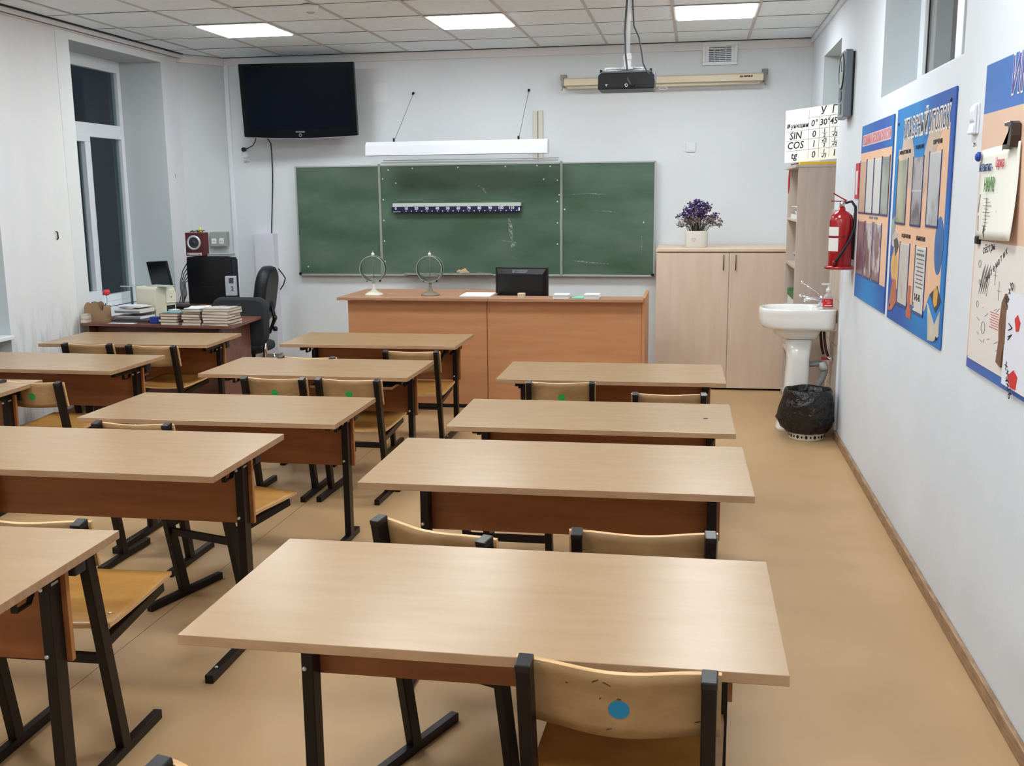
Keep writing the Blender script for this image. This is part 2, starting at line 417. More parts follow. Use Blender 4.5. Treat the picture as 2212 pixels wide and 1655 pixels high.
# glazed tiles beside the basin
tb = MB().box(XR-0.006, XR, 6.95, 7.54, 0, 1.50)
obj('grout_bed', tb, grout_m, rw)
tl = None
for r in range(5):
    for c, (a, b) in enumerate(((6.957, 7.147), (7.151, 7.341), (7.345, 7.54))):
        z0 = r*0.302+0.002
        o = obj('tile', MB().box(XR-0.012, XR-0.006, a, b, z0, min(z0+0.298, 1.50)), tile_m, rw, 0.001)
obj('edge_strip', MB().box(XR-0.014, XR, 6.945, 6.957, 0, 1.50), frame_m, rw)
def make_hiwin(idx, y0, y1):
    x0, x1 = 1.14, 1.20
    w = struct('window_%d' % idx, MB().box(x0, x1, y0, y1, 2.105, 2.20), frame_m)
    f = MB().box(x0, x1, y1-0.10, y1, 2.20, 2.76).box(x0, x1, y0, y0+0.10, 2.20, 2.76).box(x0, x1, y0, y1, 2.68, 2.76)
    ym = (y0+y1)/2
    f.box(x0, x1, ym-0.06, ym+0.06, 2.20, 2.70)
    obj('window_frame', f, frame_m, w, 0.004)
    for a, b in ((y0+0.09, ym-0.05), (ym+0.05, y1-0.09)):
        obj('gasket', MB().box(x0+0.02, x0+0.026, a, a+0.012, 2.19, 2.69).box(x0+0.02, x0+0.026, b-0.022, b, 2.19, 2.69), black_m, w)
        obj('pane', MB().box(x0+0.027, x0+0.033, a, b, 2.19, 2.69), win_glass, w)
make_hiwin(4, 4.15, 5.88); make_hiwin(5, 1.9, 3.4)
corr = MB().box(3.0, 3.1, 1.0, 10.0, 0, 3.0).box(XO, 3.1, 1.0, 10.0, 2.95, 3.05).box(XO, 3.1, 0.9, 1.0, 0, 3.0).box(XO, 3.1, 10.0, 10.1, 0, 3.0).box(XO, 3.1, 1.0, 10.0, -0.1, 0)
struct('wall_corridor', corr, mat('corridor_paint', (190, 168, 158), 0.8))
# skirting boards
sk = MB().box(XR-0.018, XR, YN, 6.945, 0, 0.055)
struct('baseboard_right', sk, skirt_m, 0.004)
struct('baseboard_front', MB().box(-4.33, XR, YB-0.016, YB, 0, 0.055), skirt_m, 0.004)
for i in range(0, len(edges), 2):
    struct('baseboard_left', MB().box(XL, XL+0.016, edges[i+1], min(edges[i], 9.0), 0, 0.055), skirt_m, 0.004)
# cornices
struct('trim_3', MB().box(-4.37, XR, YB-0.02, YB, 2.835, 2.904), cream_m, 0.003)
struct('trim_4', MB().box(XL, XL+0.045, YN, 9.0, 2.868, 2.900).box(XL+0.0, XL+0.03, YN, 9.0, 2.855, 2.862), cream_m, 0.003)
struct('trim_5', MB().box(XR-0.02, XR, YN, YB-0.02, 2.865, 2.904), wall_r, 0.003)
struct('trim_6', MB().prism([(XL, 8.985), (XL+0.02, 8.985), (-4.37, YB-0.022), (-4.37, YB)], 2.835, 2.904), cream_m, 0.002)
# suspended ceiling
cl = struct('ceiling', MB().box(XL-0.4, XR+0.34, YN-0.1, YB+0.1, HC+0.03, HC+0.10), mat('ceiling_slab', (60, 58, 56), 0.9))
gx = [XL] + [-2.577+0.6*i for i in range(-3, 6)] + [XR]
gy = [YB] + [8.186+0.6*j for j in range(1, -17, -1)]
gy[-1] = YN
LIGHTS = {(2, 2), (5, 2), (8, 2), (2, 6), (5, 6), (8, 6), (2, 10), (5, 10), (8, 10), (2, 14), (5, 14), (8, 14)}
tmesh = {}
for i in range(len(gx)-1):
    for j in range(len(gy)-1):
        x0, x1, y1, y0 = gx[i], gx[i+1], gy[j], gy[j+1]
        if (i, j) in LIGHTS: continue
        w, d = round(x1-x0-0.006, 4), round(y1-y0-0.006, 4)
        if (w, d) not in tmesh:
            tmesh[(w, d)] = MB().box(-w/2, w/2, -d/2, d/2, 0, 0.012).mesh('ceiling_tile', [ceil_m])
        o = obj('ceiling_tile', tmesh[(w, d)], None, cl)
        o.location = ((x0+x1)/2, (y0+y1)/2, HC+random.choice((0, 0, 0, 0.001, 0.0025)))
for x in gx[1:-1]:
    obj('grid_bar', MB().box(x-0.012, x+0.012, YN, YB, HC-0.003, HC-0.0005), bar_m, cl)
for y in gy[1:-1]:
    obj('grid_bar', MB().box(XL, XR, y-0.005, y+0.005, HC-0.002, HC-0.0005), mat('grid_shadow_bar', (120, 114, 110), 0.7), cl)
obj('edge_gap', MB().box(XL+0.045, XL+0.062, YN, 9.02, HC-0.004, HC-0.001).box(-4.37, XR-0.02, YB-0.026, YB-0.020, HC-0.004, HC-0.001), gap_m, cl)
LN = {2: 'left', 5: 'middle', 8: 'right'}
first = None
names = {2: 'over the front of the classroom', 6: 'second row from the board', 10: 'above the middle desks', 14: 'above the rear of the room'}
for (i, j) in sorted(LIGHTS, key=lambda t: (t[1], t[0])):
    x0, x1, y1, y0 = gx[i], gx[i+1], gy[j], gy[j+1]
    cx, cy = (x0+x1)/2, (y0+y1)/2
    lab = 'square glowing LED ceiling panel, %s one of the row %s' % (LN[i], names[j])
    if first is None:
        first = thing('ceiling_light', lab, 'ceiling light', (cx, cy, HC-0.0035), 0, 'LED panels in the ceiling')
        fr = MB()
        for (a, b, c, d) in ((-.297, .297, -.297, -.272), (-.297, .297, .272, .297), (-.297, -.272, -.272, .272), (.272, .297, -.272, .272)): fr.box(a, b, c, d, -0.004, 0.014)
        obj('frame', fr, bar_m, first)
        obj('diffuser', MB().box(-.272, .272, -.272, .272, -0.010, 0.008), panel_light_m, first)
    else:
        dup(first, (cx, cy, HC-0.0035), 0, lab)

# ------------------------------------------------------------------ school desks
def make_desk(h, lx=.507, dy=0.0, name='school_desk'):
    t = thing(name, 'x', 'desk', group='two-seat school desks in three columns')
    T = 0.022
    tp = MB().box(-.6, .6, -.3, .3, h-T, h)
    tp.mi = [1, 0, 1, 1, 1, 1]
    obj('tabletop', tp, [top_m, edge_m], t, 0.0015)
    pz = h-0.30
    pn = MB().box(-lx-.028, lx+.028, .140+dy, .156+dy, pz, h-0.055); pn.mi = [1, 1, 0, 1, 0, 1]
    obj('modesty_panel', pn, [panel_m, paneledge_m], t, 0.001)
    for s in (-1, 1):
        x = lx*s
        leg = MB().box(x-.015, x+.015, .087+dy, .138+dy, .028, h-T-.03).box(x-.0125, x+.0125, .094+dy, .1395+dy, h-.2, h-T)
        obj('leg', leg, steel_m, t, 0.002)
        obj('foot_runner', MB().box(x-.015, x+.015, -.235, .225, 0.0, .03), steel_m, t, 0.003)
        obj('top_bracket', MB().box(x-.013, x+.013, -.14, .235, h-T-.045, h-T), steel_m, t, 0.002)
        obj('bracket_cap', MB().box(x-.017, x+.017, .205, .255, h-T-.075, h-T-.001), mat('grey_plastic_cap', (50, 48, 52), 0.5), t, 0.003)
        hk = MB(); hx = x+s*0.004; H0 = h-T-.075; q = .045
        hk.box(hx-.008, hx+.008, -.085+q, -.081+q, H0+.002, h-T-.035).box(hx-.008, hx+.008, -.083+q, -.025+q, H0, H0+.004)
        hk.prism([(-.027+q, H0), (-.024+q, H0+.004), (-.012+q, H0+.024), (-.008+q, H0+.022)], hx-.008, hx+.008, 'x')
        obj('bag_hook', hk, steel_m, t)
        bl = MB()
        for z in (h-T-.065, pz+.035):
            bl.lathe([(0.006, 0), (0.006, .004), (0.003, .006)], 8, M=Matrix.Translation((x-0.006, .087+dy, z)) @ Matrix.Rotation(PI/2, 4, 'X'))
        bl.lathe([(0.006, 0), (0.006, .004), (0.003, .006)], 8, M=Matrix.Translation((x, -.175, .03)))
        obj('bolt', bl, bolt_m, t)
        obj('clip', MB().box(x+.006, x+.0165, .098+dy, .128+dy, h-T-.060, h-T-.053), mat('bright_clip', (190, 190, 186), .3, metal=.4), t, 0.001)
    return t
DESKS = {
 'A1': (-0.410, 2.099, 0.0030, 'H', 'large beech-top school desk nearest the camera, a blue-dot chair tucked at its near side'),
 'A2': (-0.411, 3.240, 0.0144, 'H', 'school desk directly ahead of the nearest desk, two chair backs rising between them'),
 'A3': (-0.416, 4.419, 0.0112, 'L', 'school desk in the right column with a small dark hole near its right edge'),
 'A4': (-0.421, 5.558, 0.0146, 'L', 'frontmost school desk of the right column, in front of the pale wood cabinet'),
 'B3': (-2.094, 4.372, 0.0112, 'L', 'middle-column school desk, third back from the orange demonstration counter'),
 'B2': (-2.096, 5.525, 0.0062, 'L', 'middle-column school desk, second back from the counter, with two green-dot chairs side by side'),
 'B1': (-2.105, 6.700, 0.0092, 'L', 'middle-column school desk closest to the orange demonstration counter'),
 'C1': (-3.780, 6.560, 0.0500, 'L', "frontmost left-column school desk, right before the teacher's cluttered desk"),
 'C2': (-3.824, 5.542, -0.0082, 'L', "second school desk in the left column, behind the one at the teacher's desk"),
 'C3': (-4.030, 4.600, 0.0519, 'L', 'third school desk of the left column, only its right corner seen at the left edge'),
 'B4': (-2.086, 3.220, 0.0139, 'H', 'large middle-column desk running off the left edge of the view, brown panel showing'),
 'B5': (-2.076, 2.070, 0.0360, 'H', 'nearest middle-column desk in the lower left corner, black bag hook under its edge'),
}
proto = {}; made = {}
for k in ('A1', 'A2', 'B4', 'B5', 'A3', 'A4', 'B1', 'B2', 'B3', 'C1', 'C2', 'C3'):
    x, y, a, t, lab = DESKS[k]
    if k in ('A1', 'A2'): t = 'N'
    if t not in proto:
        proto[t] = make_desk(0.744, .495, .028) if t == 'N' else make_desk(0.744 if t == 'H' else 0.657)
        o = proto[t]; o.location = (x, y, 0); o.rotation_euler = (0, 0, a); o['label'] = lab
    else: o = dup(proto[t], (x, y, 0), a, lab)
    made[k] = o
for k, o in made.items():
    if k == 'A3':
        obj('cable_hole', MB().lathe([(0.011, 0), (0.011, 0.0006)], 14, c=(0.485, -0.02, 0.6569)), dark_m, o)
    if k == 'B2':
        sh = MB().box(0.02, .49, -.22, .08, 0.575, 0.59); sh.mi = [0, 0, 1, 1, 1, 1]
        obj('book_shelf', sh, [mat('shelf_interior_shadow', (40, 30, 28), 0.7), edge_m], o, 0.001)  # shadow inside the shelf painted as near-black top and bottom faces
    if k == 'B1':
        obj('shelf_arm', MB().bar((0.47, 0.08, 0.60), (0.47, -0.17, 0.545), 0.02, 0.03), steel_m, o, 0.002)

# ------------------------------------------------------------------ school chairs
def make_chair(top, seat, dot, name='school_chair'):
    K = 1.05 if top > .7 else 1.0
    t = thing(name, 'x', 'chair', group='stackable plywood school chairs')
    lean = 0.13
    yb = lambda z: -lean*z/top
    for s in (-1, 1):
        x = .163*K*s
        obj('foot_runner', MB().box(x-.014, x+.014, -.195, .21, 0.0, .03), steel_m, t, 0.003)
        obj('upright', MB().bar((x, yb(.0)+.0, .02), (x, yb(top), top-.004), .028, .042), steel_m, t, 0.003)
        obj('end_cap', MB().bar((x, yb(top-.012), top-.012), (x, yb(top+.004), top+.004), .030, .044), cap_m, t, 0.003)
        obj('seat_bar', MB().bar((x, yb(seat-.05)+.015, seat-.058), (x, .285, seat-.022), .024, .030), steel_m, t, 0.002)
    zs = 0.325 if top > .7 else 0.295
    obj('stretcher', MB().box(-.15*K, .15*K, yb(zs)-.010, yb(zs)+.010, zs-.014, zs+.014), steel_m, t, 0.002)
    def sf(u, v):
        x = (u-.5)*.372*K; y = -.055+v*.375
        # rounded corners at front
        z = seat - .012*math.sin(PI*u)*(0.6+0.4*math.cos(v*PI)) + 0.010*max(0, v-.0)**2 - .006*(1-v)
        if v > .92 or v < .04: x *= .985
        return (x, y, z), (0, 0, 1)
    st = MB().grid(sf, 14, 10, .011, 0, 1)
    obj('seat', st, [seat_m, plyedge_m], t)
    rv = MB()
    for x in (-.150, .150):
        for y in (.02, .27): rv.lathe([(.006, 0), (.006, .002), (.003, .003)], 8, c=(x, y, seat+.004+(0.004 if y > .2 else -0.006)))
    obj('rivet', rv, bolt_m, t)
    hb = .134
    def bf(u, v):
        x = (u-.5)*.366*K; z = top-.003-hb*(1-v)
        c = math.sin(PI*u)
        y = yb(z) + .027 - .036*c*c
        z2 = z - .004*c*(1-v)
        return (x, y, z2), Vector((0, 1, lean/top)).normalized()
    bk = MB().grid(bf, 20, 6, .010, 0, 1)
    obj('backrest', bk, [ply_m, plyedge_m], t)
    if dot:
        dm = MB(); cu, cv = .52, .46; vs = []; fs = []
        n = Vector((0, 1, lean/top)).normalized()
        r = .019
        def pt(dx, dz):
            p, _ = bf(cu+dx/.366, cv+dz/hb); return Vector(p)-n*.0058
        vs.append(pt(0, 0))
        for k in range(20): vs.append(pt(r*math.cos(2*PI*k/20), r*math.sin(2*PI*k/20)))
        for k in range(20): fs.append((0, 1+k, 1+(k+1) % 20))
        dm.add(vs, fs)
        obj('sticker', dm, mat('blue_sticker', (22, 128, 172), 0.5) if dot == 'blue' else mat('green_sticker', (40, 158, 72), 0.5), t, label='round %s sticker on the back' % dot)
        if dot == 'blue':
            for (a, b, l_, rr_) in ((.405, .86, .016, .5), (.46, .84, .018, -.5), (.43, .60, .006, .9), (.52, .62, .009, -.1), (.93, .80, .010, .2), (.90, .24, .020, .1), (.47, .13, .012, .3), (.26, .74, .006, .1)):
                km = MB(); vs = []
                for (p_, q_) in ((-l_, -.0012), (l_, -.0004), (l_, .0014), (-l_*.4, .002)):
                    dx, dz = p_/2*math.cos(rr_)-q_*math.sin(rr_), p_/2*math.sin(rr_)+q_*math.cos(rr_)
                    p, _ = bf(a+dx/.366, b+dz/hb); vs.append(Vector(p)-n*.0056)
                obj('scuff', km.add(vs, [(0, 1, 2, 3)]), mat('dark_scuff', (78, 52, 32), .8), t)
    return t
CH = [
 ('blue', -.118, 1.895, -.05, 'school chair with a blue dot on its backrest, tucked under the nearest desk'),
 ('bluen', -.60, 1.415, -.24, 'school chair cut off at the bottom edge, black tube corner and plywood rim showing'),
 ('bluen', -.118, 2.675, .06, 'right-hand one of two chairs between the two nearest right-column desks'),
 ('bluen', -.618, 2.625, -.38, 'skewed left-hand chair between the two nearest right-column desks'),
 ('bluen', -1.795, 2.54, .03, 'chair with a yellowish plywood seat sticking out past the lower left desk'),
 ('greenn', -1.88, 3.67, -.29, 'turned chair whose seat corner shows past the black post of the large left desk'),
 ('greenn', -2.363, 4.085, .0, 'chair whose bare curved backrest rises over the large left desk'),
 ('green', -2.20, 5.225, .0, 'left one of two adjoining green-dot chairs in the middle column'),
 ('green', -1.785, 5.235, -.02, 'right one of two adjoining green-dot chairs in the middle column'),
 ('green', -2.29, 5.95, .0, 'chair mostly hidden behind a middle desk, only its curved top rim visible'),
 ('green', -1.725, 6.25, .02, 'chair pulled in at the desk closest to the orange counter, black frame to the floor'),
 ('green', -3.985, 6.33, .0, "left of the two green-dot chairs at the desk before the teacher's desk"),
 ('green', -3.50, 6.30, -.04, "right of the two green-dot chairs at the desk before the teacher's desk"),
 ('green', -3.455, 4.96, .0, 'chair near the left edge with a yellow seat, right of the cut-off desk corner'),
 ('green', -.67, 5.29, .08, 'green-dot chair at the frontmost desk of the right column'),
 ('greenn', -.105, 5.04, .06, 'chair with only a thin curved top rim showing, right of a green-dot chair'),
 ('greenn', -.69, 3.83, .0, 'chair hidden between the second and third right-column desks, left one'),
 ('greenn', -.12, 3.88, .0, 'chair hidden between the second and third right-column desks, right one'),
]
cp = {}
for (k, x, y, a, lab) in CH:
    if k not in cp:
        cp[k] = make_chair(.75 if k.startswith('blue') else .662, .43 if k.startswith('blue') else .385, {'blue': 'blue', 'green': 'green'}.get(k))
        o = cp[k]; o.location = (x, y, 0); o.rotation_euler = (0, 0, a); o['label'] = lab
    else: dup(cp[k], (x, y, 0), a, lab)

# ------------------------------------------------------------------ chalkboard
YBO = 9.325
cbd = thing('chalkboard', 'wide dark green three-section chalkboard mounted on the front wall', 'chalkboard', (0, 0, 0))
X0, X1, X2, X3 = -3.696, -2.876, -1.180, -.341
Z0, Z1 = .893, 1.897
for a, b in ((X0, X1-.006), (X1+.006, X2-.006), (X2+.006, X3)):
    p = obj('board_panel', MB().box(a, b, YBO, YBO+.022, Z0, Z1), chalk_m, cbd)
fr = []
def frame(a, b, z0, z1, w=.014):
    m = MB().box(a, b, YBO-.006, YBO+.026, z0-.008, z0+w-.004).box(a, b, YBO-.006, YBO+.026, z1-.004, z1+.010)
    return m
for a, b in ((X0, X1-.002), (X1+.002, X2-.002), (X2+.002, X3)):
    m = frame(a, b, Z0, Z1)
    m.box(a-.004, a+.010, YBO-.006, YBO+.026, Z0-.008, Z1+.010).box(b-.010, b+.004, YBO-.006, YBO+.026, Z0-.008, Z1+.010)
    obj('board_frame', m, alu_m, cbd, 0.002)
for x in (X1, X2):
    obj('hinge_strip', MB().box(x-.012, x+.012, YBO-.010, YBO-.004, Z0, Z1+.02), mat('worn_hinge', (150, 158, 150), 0.5, metal=.3), cbd, 0.002)
obj('hanging_rail', MB().box(-2.85, -1.205, YBO-.02, YBO-.006, 1.917, 1.932).tube([(-2.83, YBO-.02, 1.945), (-1.2, YBO-.02, 1.945)], .004, 6), alu_m, cbd)
dm = MB()
for k in range(9): dm.lathe([(.007, 0), (.007, .002)], 8, M=Matrix.Translation((X1+.03 if k < 5 else X2-.035, YBO-.001, 1.78-.19*(k % 5)-(0.03 if k > 4 else 0))) @ Matrix.Rotation(PI/2, 4, 'X'))
for x, z in ((-2.79, 1.86), (-2.56, 1.872), (-2.13, 1.875), (-1.69, 1.877), (-1.4, 1.88), (-1.28, 1.872), (-2.72, 1.74), (-1.34, 1.76), (X2+.03, 1.49), (-.44, 1.37), (-1.2, 1.62), (X0+.09, .97)):
    dm.lathe([(.007, 0), (.007, .002)], 8, M=Matrix.Translation((x, YBO-.001, z)) @ Matrix.Rotation(PI/2, 4, 'X'))
obj('rivet', dm, white_m, cbd)
for x in (X0+.012, X3-.014):
    obj('corner_knob', MB().lathe([(.014, 0), (.014, .012), (.008, .016)], 14, M=Matrix.Translation((x, YBO-.006, Z0+.012)) @ Matrix.Rotation(PI/2, 4, 'X')), black_m, cbd)
tr = MB().box(-2.64, -1.81, 9.225, 9.32, .898, .902).box(-2.64, -1.81, 9.225, 9.228, .898, .922)
obj('chalk_tray', tr, mat('dusty_tray', (150, 152, 148), 0.7, var=.3, vscale=30), cbd)
# chalk smears
def smear(name, pts, w):
    m = MB(); vs = []; fs = []
    for i, (x, z) in enumerate(pts):
        ww = w*math.sin(PI*(i+.5)/len(pts)); vs += [(x-ww, YBO-.0006, z), (x+ww, YBO-.0006, z)]
    for i in range(len(pts)-1): fs.append((2*i, 2*i+1, 2*i+3, 2*i+2))
    return m.add(vs, fs)
def chalk_dust():
    m = bpy.data.materials.new('chalk_dust'); m.use_nodes = True; nt = m.node_tree; b = nt.nodes['Principled BSDF']
    b.inputs['Base Color'].default_value = (.75, .8, .76, 1); b.inputs['Roughness'].default_value = 1
    tc = nt.nodes.new('ShaderNodeTexCoord'); n = nt.nodes.new('ShaderNodeTexNoise'); n.inputs['Scale'].default_value = 55
    r = nt.nodes.new('ShaderNodeMapRange'); r.inputs[1].default_value = .4; r.inputs[2].default_value = .8; r.inputs[3].default_value = 0; r.inputs[4].default_value = .6
    nt.links.new(tc.outputs['Object'], n.inputs['Vector']); nt.links.new(n.outputs['Fac'], r.inputs[0]); nt.links.new(r.outputs[0], b.inputs['Alpha'])
    return m
cdm = chalk_dust()
obj('chalk_smear', smear('s', [(-1.97, 1.73), (-1.94, 1.71), (-1.90, 1.68), (-1.87, 1.64)], .018), cdm, cbd)
for pts, w in (([(-1.66, 1.42), (-1.65, 1.35), (-1.645, 1.28), (-1.63, 1.2)], .02), ([(-1.74, 1.215), (-1.68, 1.205), (-1.62, 1.2), (-1.63, 1.15)], .03),
               ([(-1.64, 1.06), (-1.58, 1.045), (-1.5, 1.045), (-1.45, 1.06)], .012), ([(-.90, 1.48), (-.80, 1.475), (-.70, 1.46)], .04), ([(-.455, 1.25), (-.455, 1.17), (-.458, 1.1)], .005),
               ([(-1.1, 1.62), (-.95, 1.63), (-.8, 1.62)], .06), ([(-1.05, 1.03), (-.9, 1.01), (-.75, 1.0)], .07)):
    obj('chalk_smear', smear('s', pts, w), cdm, cbd)
rg = MB()
rings = []
for i in range(7):
    a = i/6; r = .055*math.sin(PI*min(max(a, .12), .9)); rings.append([(-2.085-.06+.12*a, 9.265+r*.5*math.cos(t)*(1+.2*math.sin(3*t+i)), .925+r*.62*math.sin(t)+.01*math.sin(i*2)) for t in [2*PI*k/10 for k in range(10)]])
tag(obj('cleaning_rag', rg.loft(rings), mat('tan_rag', (196, 170, 136), 0.95, bump=(40, .6, .01))), 'crumpled tan rag lying on the chalk tray', 'rag')
rings = [[(-1.93-.04+.08*i/5, 9.265+.02*math.cos(t)*math.sin(PI*(i+.6)/6.2), .912+.02*math.sin(t)*math.sin(PI*(i+.6)/6.2)) for t in [2*PI*k/8 for k in range(8)]] for i in range(6)]
tag(obj('sponge', MB().loft(rings), mat('grey_sponge', (120, 118, 112), .95, bump=(60, .8, .01))), 'small grey crumpled sponge on the chalk tray beside the tan rag', 'sponge')
# ruler strip holder on the board
ru = thing('number_line', 'long navy blue number line from 0 to 110 fixed on the middle of the chalkboard', 'ruler', (0, 0, 0))
xa, xb = -2.745, -1.545
obj('strip', MB().box(xa-.006, xb, 9.262, 9.322, 1.474, 1.524), mat('navy_strip', (10, 18, 70), .3), ru, .002)
obj('cover_profile', MB().box(xa+.006, xb+.004, 9.262, 9.322, 1.5245, 1.556), mat('pale_profile', (190, 200, 196), .4), ru, .002)
items = []
for k in range(12):
    x = xa+.035+.0985*k
    items.append((str(k*10), .034, FY(x, 9.2612, 1.498), dict(align='CENTER', bold=.0012)))
join_text(items, white_m, ru)
tk = MB()
for k in range(23):
    x = xa+.035+.0985/2*(k+2)
    if x < xb-.015: tk.box(x-.004, x+.004, 9.2608, 9.262, 1.480, 1.489)
tk.box(xa+.008, xa+.08, 9.2608, 9.262, 1.477, 1.482).box(xb-.018, xb-.004, 9.2608, 9.262, 1.482, 1.512)
obj('tick_marks', tk, white_m, ru)

# board lamp on wires
bl = thing('board_lamp', 'long white metal lamp, unlit, hanging by two wires above the chalkboard', 'lamp', (0, 0, 0))
prof = [(8.93, 1.975), (8.93, 2.062), (8.965, 2.095), (9.03, 2.095), (9.06, 2.03), (9.04, 1.975)]
obj('lamp_housing', MB().prism(prof, -2.878, -1.250, 'x'), whitep_m, bl, .003)
for (xl, xw) in ((-2.625, -2.545), (-1.508, -1.478)):
    obj('wire', MB().tube([(xl, 8.98, 2.10), (xw, 9.36, 2.53)], .0018, 6), steel_m, bl)
    obj('wire_clamp', MB().box(xl-.008, xl+.008, 8.965, 8.985, 2.08, 2.125), steel_m, bl, .002)
    obj('wall_hook', MB().tube([(xw, 9.38, 2.545), (xw, 9.352, 2.545), (xw, 9.35, 2.528)], .007, 8).lathe([(.012, 0), (.012, .006)], 10, M=Matrix.Translation((xw, 9.38, 2.545)) @ Matrix.Rotation(PI/2, 4, 'X')), steel_m, bl)
tag(obj('cable_duct', MB().box(-1.440, -1.400, 9.358, 9.38, 1.93, 2.362).box(-1.392, -1.352, 9.358, 9.38, 1.93, 2.362), mat('ivory_duct', (206, 203, 192), .5), None, .003), 'short pair of ivory cable ducts rising from the top of the chalkboard', 'cable duct')
# projection screen
ps = thing('projection_screen', 'rolled-up projection screen in a long ivory case high on the front wall', 'projector screen', (0, 0, 0))
xs0, xs1 = -1.150, .558
obj('screen_case', MB().prism([(9.245, 2.560), (9.245, 2.612), (9.265, 2.625), (9.325, 2.625), (9.335, 2.560)], xs0, xs1, 'x'), screenh_m, ps, .003)
obj('bottom_bar', MB().tube([(xs0+.03, 9.262, 2.541), (xs1-.03, 9.262, 2.541)], .011, 10), screenh_m, ps)
lp = [(-.285+.035*math.cos(t), 9.262, 2.517+.013*math.sin(t)) for t in [2*PI*k/16 for k in range(17)]]
obj('pull_loop', MB().tube(lp, .003, 6), white_m, ps)
for x in (xs0, xs1):
    s = 1 if x > 0 else -1
    br = MB().box(x-.008+s*.01, x+.008+s*.01, 9.24, 9.38, 2.555, 2.63).box(x-.025+s*.015, x+.025+s*.015, 9.35, 9.38, 2.62, 2.665)
    br.tube([(x+s*.01, 9.26, 2.56), (x+s*.01, 9.255, 2.535), (x+s*.02, 9.255, 2.52)], .005, 6)
    obj('wall_bracket', br, mat('bracket_steel', (120, 116, 108), .4, metal=.5), ps, .002)
obj('maker_lettering', MB().box(.394, .426, 9.2444, 9.2452, 2.590, 2.603).box(.430, .448, 9.2444, 9.2452, 2.588, 2.604).box(.452, .466, 9.2444, 9.2452, 2.590, 2.603), mat('dark_brown_print', (70, 40, 34), .7), ps, kind='stuff')
obj('maker_mark', MB().box(.360, .388, 9.2444, 9.2452, 2.588, 2.603), mat('red_brown_print', (150, 70, 50), .7), ps)
# vent
vt = thing('air_vent', 'white ventilation grille at the top of the front wall under the ceiling', 'vent', (0, 0, 0))
vm = MB()
for (a, b, c, d) in ((.044, .340, 2.708, 2.735), (.044, .340, 2.868, 2.9), (.044, .072, 2.735, 2.868), (.312, .340, 2.735, 2.868)): vm.box(a, b, 9.352, 9.38, c, d)
obj('vent_frame', vm, white_m, vt, .003)
obj('vent_back', MB().box(.072, .312, 9.374, 9.379, 2.735, 2.868), mat('vent_shadow', (120, 122, 130), .8), vt)
for k in range(8): obj('slat', MB().box(.098, .288, 9.360, 9.372, 2.742+.0155*k, 2.748+.0155*k), whitep_m, vt)
obj('cross_bars', MB().box(.072, .098, 9.358, 9.374, 2.735, 2.868).box(.288, .312, 9.358, 9.374, 2.735, 2.868).box(.14, .144, 9.358, 9.374, 2.735, 2.868).box(.19, .194, 9.358, 9.374, 2.735, 2.868).box(.24, .244, 9.358, 9.374, 2.735, 2.868), whitep_m, vt)
ls = thing('light_switch', 'small white light switch alone on the front wall above the cabinet', 'switch', (-.040, 9.37, 2.02))
obj('cover_plate', MB().box(-.040, .040, -.004, .010, -.040, .040), white_m, ls, .003)
obj('rocker', MB().box(-.022, .022, -.009, -.004, -.026, .026), whitep_m, ls, .002)
tag(obj('wall_patch', MB().box(-2.922, -2.792, 9.3785, 9.3798, 2.475, 2.64), mat('patch_paint', (228, 231, 233), .8)), 'pale rectangular paint patch on the wall right of the television', 'wall patch')

# ------------------------------------------------------------------ television
tv = thing('television', 'large black flat-screen television tilted down from its wall mount', 'television', (-3.525, 9.04, 2.48))
tv.rotation_euler = (.115, 0, .086)
w, h = .525, .318
outl = []
N = 12
pts = [(-w, h), (w, h)] + [(w-2*w*k/N, -h-.016*math.sin(PI*k/N)) for k in range(N+1)]
obj('tv_body', MB().prism(pts, 0.0, .055, 'y'), black_m, tv, .006)
obj('bezel', MB().prism([(x*.995, z*.995) for x, z in pts], -.006, 0.0, 'y'), blackg_m, tv, .002)
obj('screen', MB().box(-w+.045, w-.045, -.0075, -.0055, -h+.062, h-.04), mat('tv_screen', (4, 9, 22), .18, spec=.14), tv)
obj('lower_trim', MB().prism([(w-.02-2*(w-.02)*k/N, -h-.016*math.sin(PI*k/N)-.006) for k in range(N+1)] + [(-w+.02+2*(w-.02)*k/N, -h-.016*math.sin(PI*k/N)) for k in range(N+1)], -.004, .01, 'y'), mat('silver_trim', (150, 152, 165), .3, metal=.5), tv)
text_obj('SAMSUNG', .018, FY(0, -.0068, -h+.034), mat('silver_print', (190, 192, 196), .4), tv, align='CENTER')
ring = [(.012*math.cos(t), -.008, -h+.010+.012*math.sin(t)) for t in [2*PI*k/20 for k in range(21)]]
obj('power_ring', MB().tube(ring, .0022, 6), mat('silver_ring', (200, 202, 206), .25, metal=.7), tv)
obj('wall_mount', MB().box(-.12, .12, .055, .30, -.12, .12), steel_m, tv, .003)
tag(obj('tv_power_cord', MB().tube([(-3.99, 9.16, 2.19), (-4.03, 9.22, 2.14), (-4.09, 9.29, 2.10), (-4.17, 9.33, 2.075), (-4.205, 9.345, 2.07)], .005, 8).lathe([(.021, 0), (.021, .03), (.012, .04)], 14, M=Matrix.Translation((-4.21, 9.372, 2.07)) @ Matrix.Rotation(PI/2, 4, 'X')), black_m), 'short black power cord with round plug below the television', 'cord')
tag(obj('tv_cable', MB().tube([(-3.90, 9.13, 2.20), (-3.925, 9.33, 2.12), (-3.930, 9.35, 2.03), (-3.932, 9.35, 1.82), (-3.948, 9.35, 1.60), (-3.96, 9.34, 1.40), (-3.956, 9.31, 1.27)], .0055, 8), black_m), 'long black cable hanging from the television down to the tall white box', 'cable')
